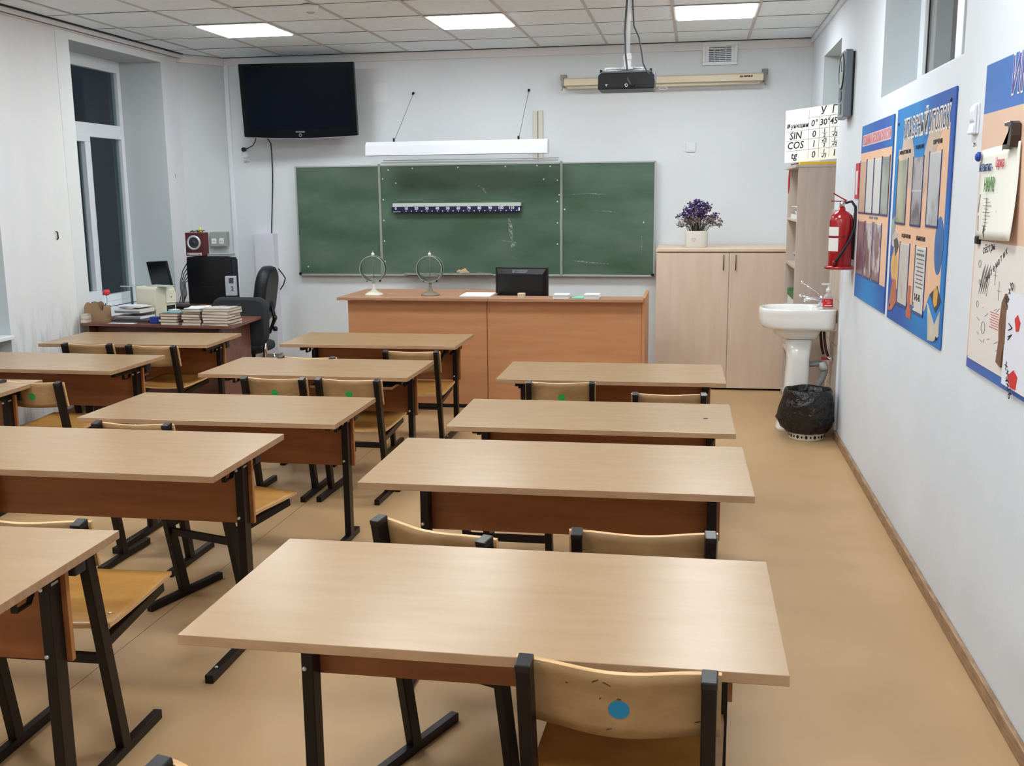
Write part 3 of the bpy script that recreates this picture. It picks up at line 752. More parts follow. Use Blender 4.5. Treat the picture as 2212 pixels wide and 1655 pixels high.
so = thing('power_socket', 'white wall socket marked 220 v below the left end of the television', 'socket', (-4.205, 9.37, 2.03))
obj('cover_plate', MB().lathe([(.034, 0), (.034, .012), (.026, .016)], 18, M=Matrix.Translation((0, .01, -.005)) @ Matrix.Rotation(PI/2, 4, 'X')).box(-.028, .028, -.004, .01, -.035, .02), whitep_m, so)
text_obj('220 v', .026, FY(-.022, .009, -.082), ink_m, so)
tag(obj('wall_box', MB().box(-4.120, -3.925, 9.27, 9.378, .13, 1.285), mat('white_box_panel', (214, 215, 226), .45), None, .004), 'tall narrow white box on the front wall between office chair and chalkboard', 'box')
# cable from the box
tag(obj('side_cable', MB().tube([(-3.90, 9.3, .95), (-3.86, 9.3, .90), (-3.835, 9.3, .86), (-3.86, 9.31, .80), (-3.895, 9.31, .75)], .006, 8), black_m), 'black cable looping out beside the office chair', 'cable')

# ------------------------------------------------------------------ projector
pj = thing('projector', 'black projector hanging from a white ceiling pole before the rolled-up screen', 'projector', (-.425, 6.5, 2.30))
bd = MB()
bd.prism([(-.172, -.052), (.172, -.052), (.172, .030), (.158, .044), (-.158, .044), (-.172, .030)], 0, .25, 'y')
obj('case', bd, mat('projector_black', (18, 18, 24), .3), pj, .006)
obj('top_cover', MB().prism([(-.158, .0445), (.158, .0445), (.150, .056), (-.150, .056)], .012, .24, 'y'), mat('projector_grey', (92, 94, 100), .4), pj, .003)
obj('connector_panel', MB().box(-.135, .130, -.003, .002, -.040, .012), black_m, pj)
cm = MB()
rg2 = [(.002+.008*math.cos(t), -.004, -.030+.008*math.sin(t)) for t in [2*PI*k/16 for k in range(17)]]
cm.tube(rg2, .002, 6)
obj('connector_ring', cm, white_m, pj)
obj('plug', MB().box(.022, .055, -.02, 0, -.038, -.020), black_m, pj, .003)
obj('warning_mark', MB().prism([(-.128, -.022), (-.112, -.022), (-.120, -.036)], -.0042, -.003, 'y'), mat('grey_print', (170, 172, 176), .5), pj)
for x in (-.155, .148): obj('foot', MB().lathe([(.008, 0), (.008, .018)], 10, c=(x, .03, .05)), black_m, pj)
obj('end_corner', MB().box(.160, .176, .002, .24, .0, .05), mat('projector_side', (150, 152, 160), .4), pj, .006)
mt = MB()
for (a, b) in (((-.13, .05), (-.02, .12)), ((.10, .05), (.02, .12)), ((-.13, .2), (-.02, .13)), ((.10, .2), (.02, .13))):
    mt.tube([(a[0], a[1], .056), (a[0], a[1], .075), (b[0], b[1], .082)], .007, 6)
mt.box(-.035, .035, .09, .16, .074, .088)
obj('mount_arms', mt, white_m, pj)
obj('tilt_joint', MB().box(-.022, .022, .105, .145, .084, .172).box(-.026, .026, .1, .15, .13, .16), white_m, pj, .004)
obj('pole', MB().lathe([(.015, 0), (.015, .44)], 14, c=(0, .125, .17)), white_m, pj)
obj('ceiling_flange', MB().lathe([(.06, 0), (.06, .006)], 20, c=(0, .125, .600)), white_m, pj)
obj('cable', MB().tube([(.005, .11, .60), (-.008, .105, .45), (-.018, .10, .30), (-.008, .07, .15), (.006, .04, .05), (.012, -.01, .0), (.03, -.022, -.03)], .006, 8), mat('grey_cable', (70, 72, 78), .5), pj)
obj('cable', MB().tube([(.020, .11, .60), (.030, .11, .45), (.038, .10, .33), (.070, .09, .26), (.088, .08, .17), (.10, .06, .10), (.125, .01, .05), (.140, -.01, .03)], .005, 8), mat('grey_cable', (70, 72, 78), .5), pj)
# smoke detector
sd = thing('smoke_detector', 'small white smoke detector on the ceiling near the left light panel', 'smoke detector', (-2.61, 7.0, 2.905))
obj('base', MB().lathe([(.055, 0), (.055, -.012), (.045, -.03), (.028, -.045)], 20), white_m, sd)
obj('sensor_window', MB().lathe([(.0285, -.0305), (.034, -.0365), (.0255, -.047)], 14, capped=False), black_m, sd)

# ------------------------------------------------------------------ demonstration counter
dc = thing('demonstration_counter', 'orange-brown wooden demonstration counter in front of the chalkboard', 'counter', (0, 0, 0))
ft = obj('counter_top', MB().box(-2.685, -1.505, 7.50, 8.25, .838, .860), podtop_m, dc, .002)
obj('counter_ledge', MB().box(-1.503, -.350, 7.50, 7.74, .838, .860), podtop_m, dc, .002)
obj('front_panel', MB().box(-2.630, -1.5325, 7.595, 7.613, .03, .838), podium_m, dc, .001)
obj('front_panel', MB().box(-1.5265, -.362, 7.595, 7.613, .03, .838), podium_m, dc, .001)
obj('side_panel', MB().box(-2.630, -2.612, 7.613, 8.22, 0, .838), podium_m, dc, .001)
obj('side_panel', MB().box(-1.54, -1.522, 7.613, 8.22, 0, .838), podium_m, dc, .001)
obj('side_panel', MB().box(-.361, -.338, 7.58, 8.22, 0, .866), podium_m, dc, .002)
obj('work_surface', MB().box(-1.52, -.362, 7.74, 8.25, .68, .70), podtop_m, dc, .002)
obj('plinth', MB().box(-2.60, -.38, 7.605, 7.618, 0, .03), dark_m, dc)
mn = thing('monitor', 'black computer monitor seen from behind at the counter', 'monitor', (-1.313, 7.90, .93), -.13)
bk = MB().prism([(-.214, -.135), (.214, -.135), (.214, .135), (-.214, .135)], .0, .022, 'y')
obj('screen_shell', bk, black_m, mn, .004)
obj('back_cover', MB().loft([[(-.20, -.0, -.13), (.20, -.0, -.13), (.20, -.0, .125), (-.20, -.0, .125)], [(-.18, -.030, -.125), (.18, -.030, -.125), (.18, -.030, .085), (-.18, -.030, .085)]], smooth=False), black_m, mn, .003)
obj('grey_sticker', MB().add([(-.072, -.0075, .118), (.058, -.0075, .118), (.048, -.0285, .092), (-.068, -.0285, .092)], [(0, 3, 2, 1)]), mat('grey_sticker', (66, 70, 78), .5), mn)
obj('marker_scribble', MB().tube([(-.048, -.0268, .096), (-.044, -.022, .104), (-.036, -.0155, .111), (-.040, -.019, .107), (-.030, -.0235, .100), (-.014, -.0135, .112)], .0013, 5).tube([(.018, -.016, .109), (.016, -.021, .102)], .0015, 5), ink_m, mn, kind='stuff')
obj('stand', MB().box(-.035, .035, -.02, .01, -.215, -.12).box(-.10, .10, -.08, .08, -.23, -.215), black_m, mn, .003)
rim_glass = glass_mat('frosted_rim_glass', (196, 208, 202), .2, 1.35)
def electroscope(x, y, base_m, lab):
    t = thing('electroscope', lab, 'instrument', (x, y, .860), 0, 'round glass electroscopes on the counter')
    obj('base', MB().lathe([(.072, 0), (.072, .006), (.058, .016), (.030, .030), (.014, .048), (.010, .07), (.012, .104)], 28), base_m, t)
    M = Matrix.Translation((0, 0, .204)) @ Matrix.Rotation(PI/2, 4, 'X')
    rim = MB(); R0, R1 = .102, .096
    rr = []
    for (r, yy) in ((R0, -.030), (R0, .030), (R1, .030), (R1, -.030), (R0, -.030)): rr.append([(r*math.cos(a), r*math.sin(a), yy) for a in [2*PI*k/40 for k in range(40)]])
    rim.loft(rr, cap0=False, cap1=False, M=M)
    obj('rim', rim, rim_glass, t)
    for yy in (-.030, .030): obj('rim_ring', MB().tube([(.100*math.cos(2*PI*k/40), yy, .204+.100*math.sin(2*PI*k/40)) for k in range(41)], .0028, 6), mat('pale_rim', (168, 176, 170), .3), t)
    obj('glass', MB().lathe([(.0958, -.0275), (.0958, -.0255)], 40, M=M), clear_glass, t)
    obj('glass', MB().lathe([(.0958, .0255), (.0958, .0275)], 40, M=M), clear_glass, t)
    obj('needle', MB().tube([(0, 0, .345), (0, 0, .13)], .0025, 6).tube([(-.004, 0, .19), (.004, .0, .24)], .002, 5), mat('brass_rod', (150, 140, 110), .3, metal=.6), t)
    obj('top_knob', MB().lathe([(.006, .304), (.012, .310), (.012, .322), (.004, .330)], 14), white_m, t)
    for s in (-1, 1): obj('screw', MB().box(s*.052-.006, s*.052+.006, -.01, .01, .103, .118), black_m, t, .002)
    obj('scale', MB().box(-.06, .06, -.001, .001, .148, .153), white_m, t)
    return t
electroscope(-2.455, 7.72, mat('white_base', (226, 222, 208), .4), 'round glass electroscope on a white base at the left of the counter')
electroscope(-2.000, 7.72, mat('taupe_base', (134, 124, 112), .4), 'round glass electroscope on a grey-brown base, right of the white-based one')
def paper_stack(name, x0, x1, y0, y1, z, th, m, lab, cat, rz=0, n=3):
    t = thing(name, lab, cat, ((x0+x1)/2, (y0+y1)/2, z), rz)
    w, d = (x1-x0)/2, (y1-y0)/2
    for k in range(n):
        dx, dy = random.uniform(-.004, .004), random.uniform(-.004, .004)
        obj('sheets', MB().box(-w+dx, w+dx, -d+dy, d+dy, th*k/n, th*(k+1)/n-.0005), m, t)
    return t
paper_stack('paper_stack', -1.735, -1.50, 7.56, 7.86, .860, .014, paper_m, 'stack of white printed sheets on the counter left of the monitor', 'papers', .03, 3)
tag(obj('chalk_box', MB().box(-1.283, -1.232, 7.53, 7.59, .860, .897), mat('beige_box', (206, 190, 158), .6), None, .003), 'small beige cube box on the counter ledge before the monitor', 'box')
paper_stack('card_stack', -1.015, -.900, 7.52, 7.66, .860, .030, paper_m, 'stack of white cards on the counter ledge, left of the turquoise sheet', 'cards', .02, 5)
paper_stack('card_stack', -.782, -.672, 7.52, 7.66, .860, .032, paper_m, 'stack of white cards on the counter ledge, right of the turquoise sheet', 'cards', -.02, 5)
tag(obj('turquoise_paper', MB().prism([(-.885, 7.54), (-.79, 7.54), (-.79, 7.72), (-.86, 7.72)], .861, .866), mat('turquoise_card', (130, 200, 180), .6)), 'turquoise sheet of paper between two stacks of white cards', 'paper')

# ------------------------------------------------------------------ cabinet, bookcase
cb2 = thing('cabinet', 'pale wooden two-door cabinet against the front wall right of the chalkboard', 'cabinet', (0, 0, 0))
obj('carcass', MB().box(-.290, .875, 8.622, 9.36, .03, 1.146), cab_m, cb2)
obj('cabinet_top', MB().box(-.300, .885, 8.595, 9.36, 1.148, 1.172), cab_m, cb2, .002)
obj('plinth', MB().box(-.27, .86, 8.65, 9.34, 0, .03), dark_m, cb2)
for a, b, hx in ((-.297, .2905, .248), (.2945, .880, .345)):
    d = obj('door', MB().box(a, b, 8.600, 8.618, .018, 1.140), cab_m, cb2, .001)
    obj('door_handle', MB().tube([(hx, 8.602, 1.000), (hx, 8.578, 1.005), (hx, 8.578, 1.115), (hx, 8.602, 1.120)], .005, 8), mat('brushed_steel', (110, 100, 96), .35, metal=.7), d)
fp = thing('dried_flower_vase', 'white oval vase of dried purple statice flowers standing on the pale cabinet', 'vase', (.025, 8.85, 1.172))
oval = lambda rx, ry, z, n=32: [(rx*math.copysign(abs(math.cos(t))**.75, math.cos(t)), ry*math.copysign(abs(math.sin(t))**.75, math.sin(t)), z) for t in [2*PI*k/n for k in range(n)]]
obj('vase', MB().loft([oval(.088, .05, 0), oval(.094, .054, .006), oval(.097, .056, .132), oval(.098, .057, .137), oval(.092, .051, .137), oval(.090, .050, .03)]), mat('matte_white_vase', (224, 222, 216), .5), fp)
hm = []
for k in range(25):
    t = 2*PI*k/24; hm.append((-.022+.0011*16*math.sin(t)**3, -.0565, .066+.0011*(13*math.cos(t)-5*math.cos(2*t)-2*math.cos(3*t)-math.cos(4*t))))
obj('heart_print', MB().tube(hm, .0012, 5), mat('grey_relief', (150, 150, 146), .6), fp)
stm = MB(); flo = MB(); pal = MB()
random.seed(11)
for k in range(150):
    a = random.uniform(-1, 1); b = random.uniform(-.8, .8)
    bx = .07*a*random.uniform(.3, 1); tx = .185*a*random.uniform(.75, 1)+.01; hz = .137+(.235-.13*abs(a)**1.5)*random.uniform(.35, 1.12)
    if k % 9 == 0: hz = .16+.08*random.random(); tx *= 1.05
    ty = .06*b
    p0 = (bx, .03*b, .10); p1 = ((bx+tx)/2*.9, .04*b, (hz+.1)/2+.03); p2 = (tx, ty, hz)
    stm.tube([p0, p1, p2], .0012, 4)
    if hz > .25 or k % 2:
        tgt = flo
        for q in range(9):
            cx = tx+random.gauss(0, .012); cy = ty+random.gauss(0, .010); cz = hz+random.gauss(0, .009)
            r = random.uniform(.005, .0095)
            vs = [(cx+r, cy, cz), (cx-r, cy, cz), (cx, cy+r, cz), (cx, cy-r, cz), (cx, cy, cz+r), (cx, cy, cz-r)]
            (flo if (q > 1 and hz > .255) else pal).add(vs, [(0,2,4),(2,1,4),(1,3,4),(3,0,4),(2,0,5),(1,2,5),(3,1,5),(0,3,5)])
    else:
        for q in range(6):
            cx = tx+random.gauss(0, .01); cy = ty+random.gauss(0, .01); cz = hz+random.gauss(0, .012); r = random.uniform(.003, .006)
            vs = [(cx+r, cy, cz), (cx-r, cy, cz), (cx, cy+r, cz), (cx, cy-r, cz), (cx, cy, cz+r), (cx, cy, cz-r)]
            pal.add(vs, [(0,2,4),(2,1,4),(1,3,4),(3,0,4),(2,0,5),(1,2,5),(3,1,5),(0,3,5)])
obj('stems', stm, mat('dry_stem', (78, 74, 56), .8), fp, kind='stuff')
obj('purple_blossoms', flo, mat('purple_petals', (84, 58, 138), .8, rgb2=(52, 32, 92), vscale=40), fp, kind='stuff')
obj('pale_blossoms', pal, mat('dusty_mauve_petals', (150, 132, 140), .8, rgb2=(96, 84, 84), vscale=60, contrast=(.45, .55)), fp, kind='stuff')

bc = thing('bookcase', 'tall open bookcase seen side-on in the corner behind the washbasin', 'bookcase', (0, 0, 0))
bx0, bx1, by0, by1, bh = .730, 1.27, 7.72, 8.50, 1.815
obj('side_panel', MB().box(bx0, bx1, by0, by0+.018, 0, bh-.02), case_m, bc, .001)
obj('side_panel', MB().box(bx0, bx1, by1-.018, by1, 0, bh-.02), case_m, bc, .001)
obj('back_panel', MB().box(bx1-.006, bx1, by0+.018, by1-.018, 0, bh-.02), case_m, bc)
obj('bookcase_top', MB().box(bx0-.02, bx1, by0-.006, by1+.006, bh-.02, bh), case_m, bc, .001)
for z in (.05, .41, .745, 1.085, 1.425): obj('shelf', MB().box(bx0+.003, bx1-.006, by0+.018, by1-.018, z-.018, z), case_m, bc)
bin_l = thing('document_tray', 'white tray of papers on the upper shelf of the bookcase', 'tray', (.75, 8.1, 1.425))
obj('tray', MB().box(0, .25, -.30, .30, 0, .006).box(0, .004, -.30, .30, .006, .03).box(0, .25, -.3, .3, .085, .09), white_m, bin_l)
for k in range(6): obj('sheets', MB().box(.01, .23, -.28, .05*k-.05, .008+.012*k, .018+.012*k), [paper_m, mat('grey_folder', (150, 156, 150), .7), cream2_m][k % 3], bin_l)
rings = []
random.seed(3)
for i in range(8):
    a = i/7; r = .10*math.sin(PI*(a*.8+.1)); rings.append([(.84+r*.9*math.cos(t)*random.uniform(.7, 1.2), 8.0+.5*(a-.5)+.02*math.sin(t), 1.09+.0+r*.9*(1+math.sin(t))*random.uniform(.75, 1.1)) for t in [2*PI*k/10 for k in range(10)]])
tag(obj('plastic_bundle', MB().loft(rings, smooth=False), mat('greyish_green_film', (150, 176, 166), .3, rgb2=(110, 132, 128), vscale=20)), 'crumpled grey-green plastic bundle on the middle shelf of the bookcase', 'bundle')
gb = thing('green_box', 'green and white carton on the shelf behind the tap', 'carton', (.75, 8.1, .745))
obj('carton', MB().box(0, .2, -.34, .32, 0, .08), white_m, gb, .002)
obj('lid', MB().box(-.004, .204, -.345, .325, .08, .13), mat('green_card', (40, 110, 60), .5), gb, .002)
tag(obj('yellow_folder', MB().box(.74, 1.10, 7.74, 8.3, 1.815, 1.834), mat('yellow_folder', (226, 186, 40), .5), None, .003), 'yellow folder lying on top of the bookcase under the chart', 'folder')
tag(obj('pointer_stick', MB().tube([(.722, 8.2, 1.826), (.735, 7.9, 1.826), (.76, 7.76, 1.826)], .006, 6), black_m), 'black stick lying at the left end of the bookcase top', 'stick')
tag(obj('red_bag', MB().loft([[(.716+.004*i, 8.36+.03*math.cos(t)*s, 1.70+.09*math.sin(t)*s) for t in [2*PI*k/12 for k in range(12)]] for i, s in ((0, .5), (.8, 1), (2, 1), (3.2, .5))]), mat('red_cloth', (190, 30, 50), .6)), 'red object hanging at the far front edge of the bookcase', 'ornament')

# trigonometry chart standing on the bookcase
ct = thing('trigonometry_chart', 'white card with handwritten table of sin, cos and tg values on the bookcase', 'chart', (.658, 8.069, 1.834), -.748)
ct.rotation_euler = (-.046, -.044, -.748)
CW, CHh = .60, .382
obj('card', MB().box(0, CW, 0, .006, 0, CHh), mat('white_card', (232, 234, 230), .6), ct, .001)
s = 1/1.0
# columns in card units (x measured along the card)
def cl_x(px): return px*.00098  # chart layout unit
cols = [0, .185, .275, .36, .445, .53, .615]
gl = MB()
zr = [.0, .095, .185, .285, .37]
xr_ = [.212, .302, .390, .478, .566, .60]
rowz = [.084, .158, .225, .309]
for z in rowz[:3]: gl.box(.012, CW-.012, -.0008, 0, z-.001, z+.001)
gl.box(.192, CW-.012, -.0008, 0, rowz[3]-.001, rowz[3]+.001)
gl.box(.209, .211, -.0008, 0, .02, .365)
for x in xr_[1:]: gl.box(x-.001, x+.001, -.0008, 0, .018, rowz[3])
obj('ruled_lines', gl, mat('pencil_grey', (96, 98, 100), .8), ct)
T = []
def tx(sx_, x, z, s_): T.append((s_, sx_, FY(x, -.0008, z), dict(align='CENTER', shear=.12, bold=.0008)))
tx(.046, .108, .248, 'Функции'); tx(.074, .095, .168, 'SIN'); tx(.074, .095, .098, 'COS'); tx(.070, .085, .026, 'tg')
for j, (hd, a, b, c) in enumerate((('0°', '0', '1', '0'), ('30°', None, None, None), ('45°', None, None, None), ('60°', None, None, None))):
    x = xr_[j]+.045
    tx(.064, x, .246, hd)
    if a: tx(.066, x, .168, a); tx(.066, x, .098, b); tx(.066, x, .022, c)
fx = {1: (('1', '2'), ('√3', '2'), ('1', '√3')), 2: (('1', '√2'), ('1', '√2'), None), 3: (('√3', '2'), ('1', '2'), None)}
fb = MB()
for j, rows in fx.items():
    x = xr_[j]+.045
    for q, fr_ in enumerate(rows):
        zz = (.157, .089, .012)[q]
        if fr_: tx(.036, x, zz+.038, fr_[0]); tx(.036, x, zz+.004, fr_[1]); fb.box(x-.024, x+.024, -.0008, 0, zz+.032, zz+.0345)
        else: tx(.066, x, zz+.010, '1' if j == 2 else '√3')
obj('fraction_bars', fb, ink_m, ct)
tx(.078, .330, .322, 'У'); tx(.078, .425, .322, 'Г'); tx(.078, .52, .322, 'Л')
join_text(T, ink_m, ct)

# ------------------------------------------------------------------ things on the right wall
ck = thing('wall_clock', 'tall grey wall clock with two small dials, seen edge-on on the right wall', 'clock', (.965, 7.00, 2.28))
def ell(cy, cz, ry, rz_, n=28): return [(cy+ry*math.cos(2*PI*k/n), cz+rz_*math.sin(2*PI*k/n)) for k in range(n)]
obj('clock_body', MB().prism([(-.135, -.20), (.125, -.205), (.135, .20), (.10, .212), (-.10, .212), (-.135, .20)], -.060, -.012, 'x'), mat('grey_plastic', (104, 114, 122), .35), ck, .008)
obj('back_plate', MB().box(-.012, 0, -.125, .12, -.19, .195), black_m, ck)
obj('dial', MB().prism(ell(0.0, .085, .095, .10), -.0635, -.060, 'x'), mat('pale_dial', (176, 190, 190), .25), ck)
obj('dial_rim', MB().tube([(-.062, .100*math.cos(t), .085+.105*math.sin(t)) for t in [2*PI*k/32 for k in range(33)]], .006, 6), mat('dark_rim', (44, 50, 58), .3), ck)
for z in (-.065, -.145):
    obj('small_dial', MB().prism(ell(.0, z, .034, .034, 18), -.0635, -.060, 'x'), mat('dark_dial', (60, 68, 78), .3), ck)
obj('hands', MB().box(-.066, -.0637, -.002, .002, .085, .150).box(-.066, -.0637, -.045, 0, .084, .088), black_m, ck)

ex = thing('fire_extinguisher', 'red fire extinguisher with white labels and black hose hanging on the right wall', 'fire extinguisher', (.885, 6.56, 1.165))
ex.scale = (1, 1, .93)
obj('cylinder', MB().lathe([(.066, .0), (.070, .012), (.070, .30), (.062, .335), (.040, .358), (.022, .366), (.020, .385)], 32), red_m, ex)
obj('foot_ring', MB().lathe([(.090, -.012), (.092, -.004), (.088, .006), (.071, .010)], 32), red_m, ex)
obj('valve', MB().lathe([(.016, .384), (.016, .418), (.010, .43)], 14), chrome_m, ex)
obj('lever', MB().bar((0, .02, .425), (0, -.065, .428), .02, .006), red_m, ex).rotation_euler = (0, 0, -PI/2)
lv = obj('handle', MB().bar((0, .025, .428), (0, -.055, .478), .022, .008), red_m, ex, .002); lv.rotation_euler = (0, 0, -PI/2)
obj('hose', MB().tube([(.015, -.02, .415), (.05, -.035, .425), (.072, -.04, .39), (.076, -.05, .32), (.068, -.058, .25), (.04, -.072, .17), (.0, -.082, .10), (-.030, -.075, .045), (-.040, -.070, .030)], .0085, 10), mat('black_rubber', (20, 20, 22), .5), ex)
obj('nozzle', MB().lathe([(.011, 0), (.013, .02), (.009, .035)], 12, c=(-.040, -.070, .012)), mat('nozzle_red', (120, 20, 26), .4), ex)
obj('strap', MB().lathe([(.0725, .195), (.0725, .205)], 32, capped=False), mat('dark_red', (120, 8, 20), .4), ex)
def curved_label(z0, z1, a0, a1):
    m = MB(); vs = []; fs = []; n = 10
    for k in range(n+1):
        a = a0+(a1-a0)*k/n
        for z in (z0, z1): vs.append((.0708*math.cos(a), .0708*math.sin(a), z))
    for k in range(n): fs.append((2*k, 2*k+2, 2*k+3, 2*k+1))
    return m.add(vs, fs)
for z0, z1 in ((.205, .262), (.105, .190)): obj('label_sticker', curved_label(z0, z1, -PI*.97, -PI*.60), paper_m, ex)
pl = MB()
for k in range(4): pl.box(-.058, -.018, -.0725, -.0705, .22+.009*k, .222+.009*k)
obj('wall_bracket', MB().box(.071, .080, -.02, .02, .05, .35), steel_m, ex)
tag(obj('safety_sign', MB().box(.959, .965, 6.47, 6.60, 1.575, 1.785), mat('red_sign', (196, 22, 36), .4), None, .001), 'narrow red fire safety sign on the wall behind the extinguisher', 'sign')
bpy.context.view_layer.update()
sg = [o for o in COL.objects if o.name == 'safety_sign'][0]
obj('sign_pictogram', MB().box(.958, .959, 6.50, 6.57, 1.60, 1.74), white_m, sg)

# posters ------------------------------------------------------------
def strokes(items, m, parent, name='printed_lines'):
    b = MB()
    for (x, y0, y1, z0, z1) in items: b.box(x-.0004, x, y0, y1, z0, z1)
    return obj(name, b, m, parent)
PX = .957
def pocket(parent, y0, y1, z0, z1, pic=None):
    """a transparent pocket with dark blue edging holding a sheet"""
    x = PX-.0012
    b = MB().box(x-.003, x, y0-.004, y0, z0, z1).box(x-.003, x, y1, y1+.004, z0, z1).box(x-.003, x, y0-.004, y1+.004, z0-.008, z0)
    p = obj('pocket', b, mat('navy_edging', (48, 60, 120), .4), parent)
    obj('sheet', MB().box(x-.0012, x-.0006, y0+.004, y1-.004, z0+.002, z1-.006), pic or paper_m, p)
    obj('cover', MB().box(x-.003, x-.0024, y0, y1, z0, z1-.01), film, p)
    return p
pa = thing('safety_poster', 'blue and peach safety notice board with seven pockets, farther of two adjoining boards', 'notice board', (0, 0, 0))
obj('board', MB().box(PX, .963, 5.425, 6.405, 1.005, 1.99), blue_m, pa, .001)
obj('peach_field', MB().box(PX-.0006, PX, 5.428, 6.402, 1.14, 1.835), peach_m, pa)
pink_m = mat('pink_print', (214, 160, 160), .5)
obj('title_band', MB().box(PX-.0010, PX-.0002, 5.47, 6.36, 1.872, 1.935), mat('pale_lilac_print', (206, 190, 214), .5), pa)
text_obj('ТЕХНИКА БЕЗОПАСНОСТИ', .066, FX(PX-.0016, 6.345, 1.880), mat('salmon_print', (214, 120, 104), .5), pa, sx=.98, bold=.0015)
photo_g = mat('faded_photo_sheet', (186, 196, 186), .35, rgb2=(110, 118, 104), vscale=7, detail=5)
mauve = mat('mauve_scene_sheet', (176, 150, 156), .35, rgb2=(120, 88, 96), vscale=5, detail=4)
w_ = [(6.385, 6.165, peach_m), (6.145, 5.925, paper_m), (5.905, 5.685, paper_m), (5.665, 5.455, photo_g)]
for a, b, m in w_: pocket(pa, b, a, 1.50, 1.795, m)
for a, b, m in ((6.36, 6.13, mauve), (6.09, 5.86, mat('mauve_white_sheet', (226, 220, 222), .35, rgb2=(140, 110, 116), vscale=6, contrast=(.48, .55))), (5.82, 5.59, mat('mauve_white_sheet', (226, 220, 222), .35))): pocket(pa, b, a, 1.13+.02, 1.455, m)
strokes([(PX-.0010, 5.72, 5.84, 1.470, 1.482), (PX-.0010, 5.87, 6.00, 1.470, 1.482)], mat('grey_text', (120, 122, 126), .8), pa, 'heading_print')
pb = thing('class_corner_poster', 'blue class corner notice board with large white-edged title and book drawings', 'notice board', (0, 0, 0))
obj('board', MB().box(PX, .963, 4.195, 5.330, 1.0, 2.0), blue_m, pb, .001)
obj('backing', MB().box(.963, .965, 4.20, 5.30, 1.01, 1.99), black_m, pb)
obj('peach_field', MB().prism([(5.24, 1.83-.02), (5.05, 1.80), (4.93, 1.74), (4.78, 1.68), (4.70, 1.74), (4.58, 1.86), (4.36, 1.89), (4.25, 1.87), (4.25, 1.20), (4.42, 1.20), (4.50, 1.12), (5.0, 1.12), (5.24, 1.2)], PX-.0006, PX, 'x'), peach_m, pb)
def leafshape(c, pts): return [(c[0]+a, c[1]+b) for a, b in pts]
obj('page_fan', MB().prism([(5.18, 1.79), (5.14, 1.86), (4.98, 1.88), (4.90, 1.80), (4.82, 1.66), (4.86, 1.55), (5.05, 1.70)], PX-.0012, PX-.0004, 'x').prism([(4.34, 1.88), (4.38, 1.93), (4.56, 1.90), (4.66, 1.80), (4.74, 1.66), (4.70, 1.55), (4.50, 1.75)], PX-.0012, PX-.0004, 'x'), mat('page_fan_print', (204, 184, 168), .5, var=.15, vscale=10), pb)
ttl = text_mesh('КЛАССНЫЙ УГОЛОК', .108, FX(PX-.0012, 5.15, 1.858), extrude=.0004, sx=.80, bold=.009)
ttl.materials.append(paper_m)
o = bpy.data.objects.new('title_outline', ttl); COL.objects.link(o); o.parent = pb; o['kind'] = 'stuff'
text_obj('КЛАССНЫЙ УГОЛОК', .108, FX(PX-.0020, 5.15, 1.858), mat('title_ink', (34, 34, 74), .5), pb, name='title', sx=.80)
join_text([('НАШИ ДОСТИЖЕНИЯ', .024, FX(PX-.0018, 5.22, 1.785), {}), ('РАСПИСАНИЕ', .024, FX(PX-.0018, 4.86, 1.795), {}), ('ПОРУЧЕНИЯ', .026, FX(PX-.0018, 4.52, 1.80), {}),
           ('ПОЗДРАВЛЕНИЯ', .024, FX(PX-.0018, 5.06, 1.405), {}), ('ОБЪЯВЛЕНИЯ', .026, FX(PX-.0018, 4.74, 1.405), {})], ink_m, pb)
pocket(pb, 5.005, 5.235, 1.47, 1.765, mat('yellowish_photo_sheet', (204, 206, 176), .35, rgb2=(128, 134, 110), vscale=6))
pp = pocket(pb, 4.675, 4.885, 1.47, 1.765, mat('grey_photo_sheet', (196, 190, 196), .35, rgb2=(118, 106, 112), vscale=8, contrast=(.4, .6)))
obj('photo_divider', MB().box(PX-.0030, PX-.0024, 4.68, 4.88, 1.612, 1.620), white_m, pp)
pocket(pb, 4.355, 4.565, 1.475, 1.775, mat('speckled_sheet', (216, 218, 222), .35, rgb2=(168, 172, 180), vscale=9, contrast=(.3, .45)))
pocket(pb, 4.86, 5.08, 1.10, 1.385, mat('sketched_sheet', (222, 220, 216), .35, rgb2=(172, 160, 150), vscale=9, contrast=(.3, .45)))
p5 = pocket(pb, 4.52, 4.73, 1.10, 1.385)
lines = [(PX-.0018, 4.545+.01*(k % 3), 4.70-.02*(k % 2), 1.325-.017*k, 1.330-.017*k) for k in range(8)]
lines = [(PX-.0030, *l[1:]) for l in lines]
strokes(lines, mat('grey_text', (120, 122, 126), .8), p5)
strokes([(PX-.0030, 4.55, 4.70, 1.342, 1.352), (PX-.0030, 4.57, 4.69, 1.362, 1.367)], mat('grey_text', (120, 122, 126), .8), p5, 'heading_print')
join_text([('2-45-45', .040, FX(PX-.0032, 4.70, 1.150), dict(sx=.9, bold=.001)), ('S', .04, FX(PX-.0032, 4.72, 1.110), {})], ink_m, p5)
